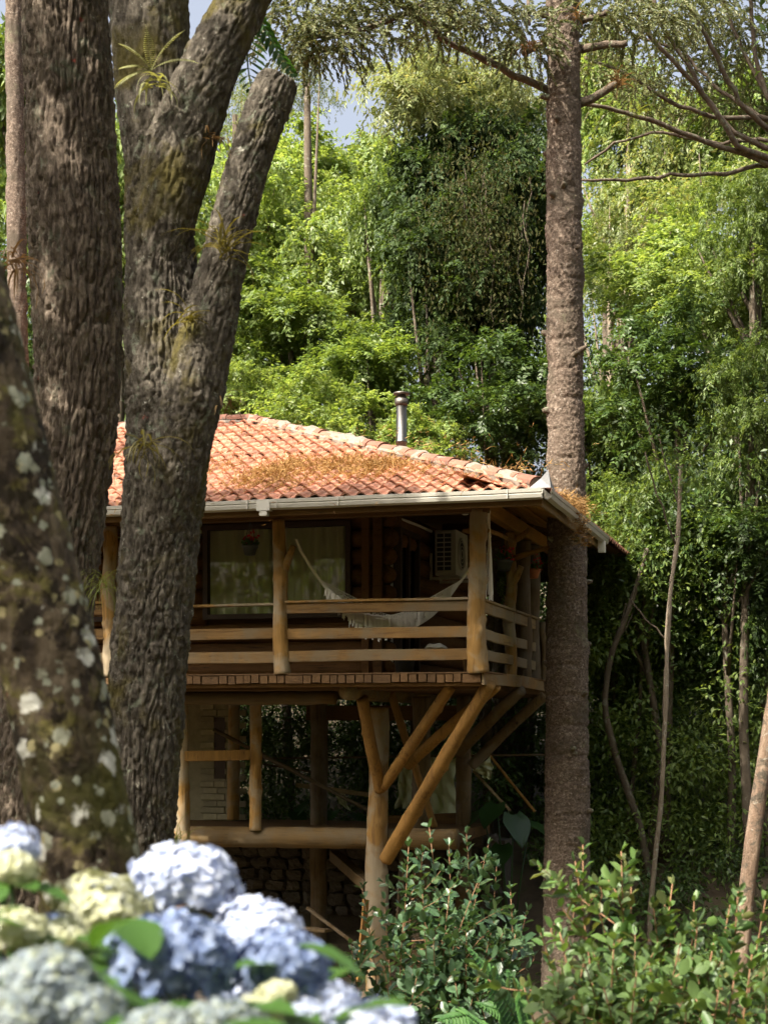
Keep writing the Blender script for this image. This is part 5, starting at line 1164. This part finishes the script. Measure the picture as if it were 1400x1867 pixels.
tree(960, 960, 30, 90, 100, 'mid', 'green tree glimpsed between veranda posts and pine', limbs=3)
tree(1400, 1160, 27.0, 70, 150, 'dark', 'hanging dark green sprays at the right edge', limbs=2)
# slender trunks standing in the shade at the right
def bare(pts, Y, r0, r1, mat, label, twigs=2, seed=0):
    r2 = np.random.default_rng(seed); P = np.array([W(a, b, Y) for a, b in pts]); base = P[0].copy(); base[2] = ground_z(base[0], Y) - 0.1
    t = tag(empty('slender_tree', base), label, 'tree'); P = np.vstack([base, P]) - base
    d = np.r_[0, np.cumsum(np.linalg.norm(np.diff(P, axis=0), axis=1))]; R = np.linspace(r0, r1, len(P))
    def dsp(cx, cy, s, r): return vnoise(cx * 30, cy * 30, s * 9, seed) * 0.004 + vnoise(cx * 8, cy * 8, s * 3, seed + 1) * 0.008
    link('trunk', trunk_mesh('trunk', P, R, 160, 20, dsp, M[mat]), t)
    for _ in range(twigs):
        i = r2.uniform(0.45, 0.95) * d[-1]; p = np.array([np.interp(i, d, P[:, k]) for k in range(3)]); e = r2.normal(0, 0.5, 3); e[2] = abs(e[2]) + 0.5
        plimb(t, [p, p + e * 0.5 + (0, 0, -0.05), p + e], r1 * 0.5, 0.012, 'limb')
    V, Fc = diamonds(P[-1] + r2.normal(0, 0.5, (700, 3)), r2.normal(0, 1, (700, 3)) + (0, 0, -.4), r2.normal(0, .5, (700, 3)) + (0, 0, 1), 0.12, 0.05); link('crown', np_mesh('crown', V, Fc, M['lf_dark']), t)
bare([(1183, 1680), (1192, 1580), (1205, 1460), (1212, 1300), (1216, 1150), (1224, 1050), (1236, 980), (1240, 850)], 24, .046, .03, 'bark_pale', 'thin pale crooked trunk standing in the shade right of the pine', 3, 51)
bare([(1190, 1640), (1165, 1500), (1125, 1390), (1100, 1290), (1110, 1200), (1150, 1100), (1180, 1000)], 26.5, .07, .045, 'bark_bg', 'dark bent mossy trunk behind the pine in deep shade', 2, 52)
bare([(1130, 1640), (1150, 1450), (1165, 1300), (1172, 1150)], 28, .05, .03, 'bark_bg', 'thin dark stem between the bent trunk and the pale one', 1, 53)
bare([(1350, 1720), (1364, 1600), (1382, 1450), (1402, 1330), (1425, 1180), (1450, 900), (1490, 300), (1520, -150)], 14.5, .078, .06, 'bark_peel', 'sunlit peeling trunk leaning out at the right edge', 0, 54)
bare([(1000, 1500), (1090, 1420), (1110, 1300)], 29, .05, .03, 'bark_bg', 'dim crooked stem low behind the pine trunk', 1, 55)
# hanging vines on the dark central tree
r2 = np.random.default_rng(77); vin = tag(empty('hanging_vines', W(870, 330, 29.2)), 'curtain of brown hanging vines on the dark central tree', 'vines')
o_ = W(870, 330, 29.2); mb = MB()
for i in range(12):
    a = W(r2.normal(885, 45), r2.uniform(300, 420), 29.2 + r2.normal(0.3, .3)) - o_; L_ = r2.uniform(0.6, 2.4); k = 7
    mb.tube([a + (0.05 * math.sin(i + j * 1.3) + r2.normal(0, .025), 0.03 * math.cos(j), -L_ * j / (k - 1)) for j in range(k)], np.linspace(0.012, 0.005, k), 4)
tag(mb.build('vine', M['limbP'], vin), kind='stuff')
n = 5200; P = np.c_[r2.normal(0.05, .55, n), r2.normal(0.1, .3, n), r2.normal(-1.0, .95, n)]
V, Fc = diamonds(P, r2.normal(0, .6, (n, 3)) + (0, 0, -1), r2.normal(0, 1, (n, 3)) + (0, -.3, .5), .10, .035); link('foliage', np_mesh('foliage', V, Fc, leafm('vine_leaf', [(0.025, 0.035, 0.012), (0.06, 0.055, 0.022), (0.035, 0.06, 0.017)], .3, spec=0.1, rough=0.8)), vin)
# undergrowth and the far wooded slope: one mass each
def mass(name, pts, mat, label, cat, seed, per, L, Wr, spread, gaps=()):
    r2 = np.random.default_rng(seed); c = np.array(pts); ci = np.repeat(np.arange(len(c)), per); n = len(ci)
    off = unit(r2.normal(0, 1, (n, 3))) * r2.uniform(0.4, 1, (n, 1)) * np.array([1, 1, .8]) * spread; P = c[ci] + off
    sd_ = np.array(sdir)
    for (q, rad) in gaps:  # drop leaves standing in the way of chosen sun patches
        w = P - q; w = w - (w @ sd_)[:, None] * sd_; ok = np.linalg.norm(w, axis=1) > rad; P, off = P[ok], off[ok]
    n = len(P)
    V, Fc = diamonds(P, off / spread + r2.normal(0, .6, (n, 3)) + (0, 0, -.4), r2.normal(0, .5, (n, 3)) + (0, -.2, 1) + off / spread * .5, L * r2.uniform(.6, 1.3, n), L * Wr)
    return tag(link(name, np_mesh(name, V, Fc, M[mat])), label, cat, kind='stuff')
r2 = np.random.default_rng(8)
und = []
for i in range(420):
    Y = r2.uniform(26.5, 36); x = r2.uniform(-9, 9.5); und.append((x, Y, ground_z(x, Y) + r2.uniform(0.1, 2.6)))
mass('undergrowth', und, 'lf_dark', 'dense dark undergrowth covering the slope behind the cabin', 'undergrowth', 61, 150, 0.13, 0.42, 0.55)
r2 = np.random.default_rng(18); thk = []
for i in range(520):
    Y = r2.uniform(31.5, 38); px = r2.uniform(-40, 1440); top = np.interp(px, [0, 400, 700, 1000, 1080, 1400], [700, 620, 600, 560, 700, 640]); thk.append(W(px, r2.uniform(top, 1330), Y))
thr = []
for i in range(260):
    Y = r2.uniform(26.5, 31); px = r2.uniform(1050, 1440); thr.append(W(px, r2.uniform(820, 1640), Y))
mass('thicket', thr, 'lf_mid', 'leafy thicket hanging to the ground right of the pine trunk', 'thicket', 67, 170, 0.13, 0.40, 0.7)
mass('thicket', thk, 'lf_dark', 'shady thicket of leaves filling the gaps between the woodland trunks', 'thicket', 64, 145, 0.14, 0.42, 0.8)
far = []
for i in range(430):
    Y = r2.uniform(42, 52); px = r2.uniform(-60, 1460); top = np.interp(px, [0, 350, 450, 560, 650, 720, 800, 1000, 1060, 1200, 1400], [150, 200, 290, 300, 280, 300, 250, 200, 560, 520, 420])
    far.append(W(px, r2.uniform(top, 1250), Y))
mass('far_wood', far, 'lf_mid', 'far wooded hillside behind the nearer trees', 'woods', 62, 155, 0.2, 0.45, 1.15)
r2 = np.random.default_rng(19); ring_ = []
for i in range(560):
    a = r2.uniform(math.radians(62), math.radians(298)); rr = r2.uniform(15, 22); x, y = rr * math.sin(a), rr * math.cos(a) + 2
    if y > 2 and abs(x) < 11: continue
    ring_.append((x, y, ground_z(x, y) + r2.uniform(0, 18)))
mass('unseen_wood', ring_, 'lf_mid', 'woodland all around the clearing', 'woods', 65, 160, 0.42, 0.45, 1.7)
shade_leaves = [(r2.uniform(-8, -5.5), r2.uniform(6.6, 10.8), r2.uniform(9.5, 17)) for i in range(130)] + [(r2.uniform(-7, -5), r2.uniform(.9, 2.4), r2.uniform(10.5, 14)) for i in range(24)]  # unseen foliage added to shade the left trunks
for i in range(70):
    x = r2.uniform(-9, -3.9); shade_leaves.append((x, 16.3 + r2.uniform(-.5, .5) - (x + 6) * .12, r2.uniform(13.6, 14.9)))  # layer above the frame, added to shade the cabin front
for i in range(75): shade_leaves.append((r2.uniform(-.3, 6.5), r2.uniform(5, 15), r2.uniform(14.5, 17.5)))  # overhead leaves added to cut sky light on the cabin
mass('unseen_wood', shade_leaves, 'lf_mid', 'unseen leafy branches added to shade the trunks and cabin front', 'woods', 66, 120, 0.2, 0.45, 0.8, SUN_HOLES + [(W(a, b, 12), .2) for a, b in ((760, 1560), (830, 1600), (890, 1560), (700, 1680), (930, 1680), (800, 1720), (870, 1680), (690, 1600), (690, 1480), (700, 1350))])
r2 = np.random.default_rng(9); und = []
for i in range(240):
    x = r2.uniform(2.6, 9.5); Y = r2.uniform(15, 28); und.append((x, Y, ground_z(x, Y) + r2.uniform(0, .8)))
mass('undergrowth', und, 'lf_dark', 'low dark undergrowth around the foot of the pine', 'undergrowth', 63, 95, 0.12, 0.42, 0.4)

# ------------------------------------------------------------------ elephant ear plants behind the cabin
M['ear'] = leafm('elephant_ear_leaf', [(0.025, 0.065, 0.02), (0.04, 0.09, 0.028)], 0.4, rough=0.3)
def ear_mesh():
    n = 9; V = []; 
    for i in range(n):
        t = i / (n - 1); w = 0.42 * math.sin(math.pi * min(1, (t * 0.92 + 0.08)) ** 0.75) ** 0.8 * (1 - 0.25 * t); y = t * 1.0
        V += [(-w, y + (0.16 * 0 if t > .1 else -.12), 0.10 * abs(w) - 0.25 * t * t + .02 * math.sin(9 * t)), (-w * .5, y, 0.02 - .25 * t * t), (0, y, -.02 - .25 * t * t), (w * .5, y, 0.02 - .25 * t * t), (w, y + (0 if t > .1 else -.12), 0.10 * abs(w) - .25 * t * t - .02 * math.sin(8 * t))]
    return MB().add(V, [(i*5+j, i*5+j+1, (i+1)*5+j+1, (i+1)*5+j) for i in range(n - 1) for j in range(4)]).mesh('leaf', M['ear'], True)
earm = ear_mesh()
def ears(px, py, Y, specs, label, seed):
    r2 = np.random.default_rng(seed); b = W(px, py, Y); b[2] = ground_z(b[0], Y) - .05; t = tag(empty('elephant_ear', b), label, 'plant')
    for (lx, ly, dy, sz, rz, tilt) in specs:
        p = W(lx, ly, Y + dy) - b; MB().tube([(0, 0, 0), p * .5 + (0, 0, .15), p], [.02, .016, .01], 6).build('stalk', M['ear'], t, True)
        link('leaf', earm, t, Matrix.Translation(p) @ Matrix.Rotation(rz, 4, 'Z') @ Matrix.Rotation(tilt, 4, 'X') @ Matrix.Diagonal((sz, sz, sz, 1)))
ears(930, 1560, 24.3, [(905, 1465, .1, .55, 2.6, -.5), (935, 1485, -.2, .58, 3.5, -.75), (880, 1478, .2, .5, 2.0, -.5), (965, 1500, .1, .5, 4.2, -.4), (915, 1540, -.2, .45, 3.0, -.6)], 'elephant ear plant with broad dark leaves beside the pine trunk', 1)
ears(610, 1520, 26.0, [(605, 1478, 0, .5, 2.7, -.3), (640, 1484, .1, .42, 4.0, -.3), (565, 1460, .2, .5, 2.0, -.6), (540, 1480, .1, .4, 3.4, -.4), (585, 1492, -.2, .35, 1.4, -.2)], 'sunlit elephant ear leaves on the slope seen through the stilts', 2)

# ------------------------------------------------------------------ shrubs in the lower right
M['guava'] = leafm('shrub_leaf', [(0.045, 0.095, 0.03), (0.075, 0.145, 0.04), (0.12, 0.19, 0.055), (0.06, 0.10, 0.05), (0.14, 0.15, 0.05)], 0.36, rough=0.42, spec=0.35)
M['guavastem'] = surf('shrub_stem', [(0.14, 0.075, 0.04), (0.25, 0.14, 0.075)], 12, (1, 1, .4))
M['bluish'] = leafm('bluish_leaf', [(0.04, 0.085, 0.04), (0.065, 0.125, 0.06), (0.10, 0.16, 0.07)], 0.3, rough=0.32, spec=0.5)
leaf_meshes = {}
def oval_leaf(mat):
    if mat not in leaf_meshes:
        V = []; n = 6
        for i in range(n + 1):
            t = i / n; w = 0.30 * math.sin(math.pi * (0.03 + 0.94 * t)) ** 0.75; V += [(-w, t, .22 * w - .16 * t * t), (0, t, -.16 * t * t), (w, t, .22 * w - .16 * t * t)]
        leaf_meshes[mat] = MB().add(V, [(i*3+j, i*3+j+1, (i+1)*3+j+1, (i+1)*3+j) for i in range(n) for j in range(2)]).mesh('leaf', M[mat], True)
    return leaf_meshes[mat]
def shrub(stems, Y, label, mat, L, gap, seed, smat='guavastem', bare_=0.25, side=3, name='shrub', limit=300):
    """stems: (top px, top py, dY); each carries opposite leaf pairs and side twigs"""
    r2 = np.random.default_rng(seed); cx = np.mean([s[0] for s in stems]); b = W(cx, 1900, Y); b[2] = ground_z(b[0], Y) - .05
    t = tag(empty(name, b), label, 'shrub'); leaves = []; stmb = []
    def shoot(a, e, r, g):
        n = 10; P = np.linspace(a, e, n); bend = r2.normal(0, .05, 3); P += np.sin(np.linspace(0, math.pi, n))[:, None] * bend
        stmb.append((P, r)); d = np.r_[0, np.cumsum(np.linalg.norm(np.diff(P, axis=0), axis=1))]; T = unit(np.gradient(P, axis=0))
        s = max(bare_ * d[-1], 0.05); ph = r2.uniform(0, 3)
        while s < d[-1]:
            p = np.array([np.interp(s, d, P[:, k]) for k in range(3)]); tt = unit(np.array([np.interp(s, d, T[:, k]) for k in range(3)])); e1 = unit(np.cross(tt, [0, 1, .1])); e2 = np.cross(tt, e1)
            ph += 1.57 + r2.normal(0, .25)
            for sg in (1, -1):
                o = (e1 * math.cos(ph) + e2 * math.sin(ph)) * sg; up = s / d[-1]; D = unit(o + tt * (.35 + .6 * up) + r2.normal(0, .18, 3)); leaves.append((p, D, unit(tt + r2.normal(0, .25, 3) - o * .2), L * r2.uniform(.65, 1.15) * (1 - .35 * max(0, up - .85) / .15)))
            s += g * r2.uniform(.7, 1.3)
        for k in range(2): leaves.append((P[-1], unit(T[-1] + r2.normal(0, .3, 3)), r2.normal(0, 1, 3), L * .6))
    for (px, py, dy) in stems:
        e = W(px, py, Y + dy) - b; a = np.array([e[0] * .6 + r2.normal(0, .12), e[1] * .5 + r2.normal(0, .1), 0]); shoot(a, e, .009, gap)
        for k in range(side):
            f = r2.uniform(.35, .85); p = a + (e - a) * f; q = p + np.array([r2.normal(0, .22), r2.normal(0, .16), r2.uniform(.08, .32)]) * (1.0); shoot(p, q, .005, gap * .85)
    for P, r in stmb: MB().tube(P, np.linspace(r, r * .4, len(P)), 6).build('stem', M[smat], t, True)
    # the largest in view are leaves of their own, the rest one mass
    dist = [np.linalg.norm(b + l[0] - CAM) + (1.5 if not (0 < 700 + (b + l[0])[0] / (b + l[0])[1] * F < 1400 and HOR - ((b + l[0])[2] - CZ) / (b + l[0])[1] * F < 1867) else 0) for l in leaves]
    order = np.argsort(dist); om = oval_leaf(mat)
    for i in order[:limit]:
        p, D, N, l_ = leaves[i]; S = unit(np.cross(D, N)); N2 = np.cross(S, D); mt = Matrix(((S[0], D[0], N2[0]), (S[1], D[1], N2[1]), (S[2], D[2], N2[2]))).to_4x4(); link('leaf', om, t, Matrix.Translation(p) @ mt @ Matrix.Diagonal((l_, l_, l_, 1)))
    rs = [leaves[i] for i in order[limit:]]
    if rs:
        V, Fc = ovals(np.array([r[0] for r in rs]), np.array([r[1] for r in rs]), np.array([r[2] for r in rs]), np.array([r[3] for r in rs]), np.array([r[3] * .55 for r in rs])); tag(link('foliage', np_mesh('foliage', V, Fc, M[mat]), t), kind='stuff')
    return t
r2 = np.random.default_rng(3)
st = [(1132, 1552, 0), (1150, 1600, .2), (1062, 1540, .6), (1048, 1570, .5), (1225, 1612, .3), (1345, 1625, -.2), (1330, 1650, .2), (1395, 1640, .4), (1190, 1650, .2), (1265, 1640, .5), (1090, 1660, -.3), (1020, 1700, -.2), (985, 1700, 0), (1060, 1740, -.5), (1120, 1700, -.6), (1180, 1740, -.6), (1240, 1720, -.5), (1300, 1720, -.4), (1370, 1740, -.4), (1010, 1790, -.6), (1100, 1800, -.8), (1210, 1800, -.8), (1310, 1800, -.8), (1395, 1810, -.7), (955, 1800, -.3), (1270, 1690, .1), (1160, 1770, -.9), (1340, 1770, -.8), (1060, 1830, -.9), (1250, 1840, -1)]
shrub(st, 8.3, 'leafy green shrub with round pale leaves and orange stems in the lower right', 'guava', .100, .056, 71, side=5)
st = [(700, 1640, .2), (660, 1620, .3), (745, 1540, 0), (782, 1505, .1), (760, 1560, .3), (818, 1540, .2), (850, 1520, .1), (890, 1540, 0), (905, 1580, .2), (930, 1620, -.1), (870, 1610, -.4), (820, 1620, -.4), (770, 1630, -.4), (735, 1680, -.5), (900, 1680, -.4), (850, 1700, -.6), (790, 1710, -.6), (940, 1700, -.2), (960, 1660, .3), (640, 1720, 0), (700, 1760, -.4), (880, 1760, -.8), (760, 1780, -.8), (830, 1790, -.9), (930, 1780, -.6)]
shrub(st, 12.2, 'bushy dark shrub with bluish leaves in front of the cabin stilts', 'bluish', .115, .065, 72, side=6)
o = tag(empty('fern', W(905, 1900, 10.6)), 'long green fern fronds arching between the two shrubs', 'fern'); z0 = W(905, 1900, 10.6)
for c in ([(970, 1930), (935, 1850), (890, 1770), (855, 1730)], [(960, 1930), (930, 1880), (905, 1840), (870, 1830)], [(980, 1920), (960, 1860), (945, 1800), (925, 1770)], [(930, 1930), (890, 1880), (850, 1850), (800, 1860)]):
    frond(o, [W(a, b, 10.6 - .1 * i) - z0 for i, (a, b) in enumerate(c)], 26, .16, .03, 'ferng')

# ------------------------------------------------------------------ hydrangeas close to the camera
def petalm(name, cols, tc=(1.1, 1.1, 1.2)): return leafm(name, cols, 0.3, tc, 0.6, 0.2, 0.05)
M['hy_pale'] = petalm('petal_pale', [(0.36, 0.42, 0.60), (0.48, 0.54, 0.68), (0.58, 0.61, 0.68)])
M['hy_blue'] = petalm('petal_shaded_blue', [(0.12, 0.165, 0.30), (0.18, 0.235, 0.38), (0.28, 0.33, 0.45)])  # shade on these heads is put into the deeper blue
M['hy_green'] = petalm('petal_green', [(0.42, 0.44, 0.24), (0.54, 0.55, 0.38), (0.54, 0.56, 0.48)], (1.2, 1.15, .8))  # some cream heads stand in for blown-out sunlit yellow leaves
M['hy_grey'] = petalm('petal_grey', [(0.15, 0.19, 0.20), (0.25, 0.29, 0.33), (0.28, 0.31, 0.20)])
M['hyleaf'] = leafm('hydrangea_leaf', [(0.035, 0.085, 0.018), (0.06, 0.13, 0.025)], 0.4, rough=0.35)
def head_mesh(mat, seed):
    r2 = np.random.default_rng(seed); n = 330; Vs = []; Fs = []; b = 0
    i = np.arange(n); z = 1 - 1.55 * (i + .5) / n; th = i * 2.39996; s = np.sqrt(1 - z * z); Nn = np.c_[s * np.cos(th), s * np.sin(th), z]
    Nn = unit(Nn + r2.normal(0, .05, (n, 3))); rr = r2.uniform(.92, 1.06, n) * (1 + .17 * vnoise(Nn[:, 0] * 2.6, Nn[:, 1] * 2.6, Nn[:, 2] * 2.6, seed)); P = Nn * rr[:, None] * np.array([1, 1, .86])
    N2 = unit(Nn + r2.normal(0, .28, (n, 3))); e1 = unit(np.cross(N2, r2.normal(0, 1, (n, 3)))); e2 = np.cross(N2, e1); L = r2.uniform(.12, .18, n)
    for k in range(4):
        a = k * math.pi / 2; D = e1 * math.cos(a) + e2 * math.sin(a); V, Fc = ovals(P, D + N2 * .15, N2, L, L * .95, .03); Vs.append(V); Fs.append(Fc + b); b += len(V)
    V = np.vstack(Vs); Fc = np.vstack(Fs)
    m = np_mesh('flower_head', V, Fc, M[mat]); return m
hm = {k: [head_mesh('hy_' + k, s) for s in (1, 2)] for k in ('pale', 'blue', 'green', 'grey')}
core = {}
def core_mesh(k):
    if k not in core:
        V = [(  .74 * math.sin(p) * math.cos(t), .74 * math.sin(p) * math.sin(t), .62 * math.cos(p)) for p in np.linspace(.05, 2.3, 8) for t in np.arange(0, 6.28, math.pi / 6)]
        core[k] = MB().add(V, [(i*12+j, (i+1)*12+j, (i+1)*12+(j+1) % 12, i*12+(j+1) % 12) for i in range(7) for j in range(12)]).mesh('core', M['hy_' + k], True)
    return core[k]
hl_mesh = None
def hyd_leaf():
    V = []; n = 7
    for i in range(n + 1):
        t = i / n; w = .36 * math.sin(math.pi * (.03 + .96 * t)) ** .8; V += [(-w, t, .2 * w - .3 * t * t + .015 * math.sin(20 * t)), (-w * .5, t, .06 * w - .3 * t * t), (0, t, -.3 * t * t), (w * .5, t, .06 * w - .3 * t * t), (w, t, .2 * w - .3 * t * t - .015 * math.sin(22 * t))]
    return MB().add(V, [(i*5+j, i*5+j+1, (i+1)*5+j+1, (i+1)*5+j) for i in range(n) for j in range(4)]).mesh('leaf', M['hyleaf'], True)
hl_mesh = hyd_leaf()
def hydrangea(heads, Y, label, seed, nleaf, xr, yr):
    r2 = np.random.default_rng(seed); cx = np.mean([h[0] for h in heads]); b = W(cx, 1867, Y); b[2] = ground_z(b[0], Y) - .03; t = tag(empty('hydrangea', b), label, 'hydrangea')
    for (px, py, rp, dy, k) in heads:
        p = W(px, py, Y + dy); r = rp / F * (Y + dy); q = p - b
        mt = Matrix.Translation(q) @ Matrix.Rotation(r2.uniform(0, 6), 4, 'Z') @ Matrix.Rotation(r2.normal(0, .25), 4, 'X') @ Matrix.Diagonal((r * r2.uniform(.95, 1.12), r * r2.uniform(.9, 1.1), r * r2.uniform(.85, 1.0), 1))
        h = link('flower_head', hm[k][r2.integers(2)], t, mt); link('core', core_mesh(k), h)
        a = np.array([q[0] * .4, q[1] * .4, 0]); MB().tube([a, (a + q) / 2 + r2.normal(0, .04, 3), q + (0, 0, -r * .5)], [.010, .008, .006], 6).build('stem', M['hyleaf'], t, True)
        for s in range(3):
            an = r2.uniform(0, 6.28); L = r2.uniform(.09, .15); link('leaf', hl_mesh, t, Matrix.Translation(q + np.array([0, 0, -r * .75])) @ Matrix.Rotation(an, 4, 'Z') @ Matrix.Rotation(r2.uniform(-.2, .4), 4, 'X') @ Matrix.Diagonal((L, L, L, 1)))
    for i in range(nleaf):
        p = W(r2.uniform(*xr), r2.uniform(*yr), Y + r2.uniform(-.5, .35)) - b; L = r2.uniform(.09, .15)
        link('leaf', hl_mesh, t, Matrix.Translation(p) @ Matrix.Rotation(r2.uniform(0, 6.28), 4, 'Z') @ Matrix.Rotation(r2.uniform(-.3, .6), 4, 'X') @ Matrix.Diagonal((L, L, L, 1)))
hydrangea([(335, 1612, 86, .25, 'pale'), (472, 1702, 80, .2, 'pale'), (232, 1650, 66, .45, 'pale'), (185, 1665, 78, .1, 'green'), (315, 1760, 106, -.35, 'blue'), (515, 1762, 82, -.3, 'blue'), (335, 1700, 52, .3, 'green'), (440, 1800, 55, .1, 'pale')],
          3.5, 'hydrangea bush with pale and shade-toned blue flower heads below the leaning trunk', 81, 46, (150, 560), (1720, 1960))
hydrangea([(14, 1552, 56, .3, 'pale'), (22, 1585, 42, .1, 'green'), (28, 1700, 54, 0, 'green'), (85, 1800, 88, -.5, 'grey'), (150, 1850, 70, -.55, 'grey'), (40, 1860, 70, -.6, 'grey'), (85, 1700, 38, .3, 'blue'), (112, 1712, 46, .1, 'green')],
          3.2, 'hydrangea bush with greyish and greenish heads in the lower left corner', 82, 40, (-60, 260), (1650, 1950))
hydrangea([(592, 1842, 62, .2, 'pale'), (680, 1895, 80, .1, 'pale'), (545, 1860, 50, 0, 'pale'), (505, 1815, 34, 0, 'green'), (400, 1890, 80, -.3, 'grey'), (470, 1850, 38, -.1, 'green'), (290, 1890, 70, -.4, 'grey')],
          3.0, 'hydrangea bush with white heads along the bottom edge', 83, 40, (250, 640), (1830, 1980))
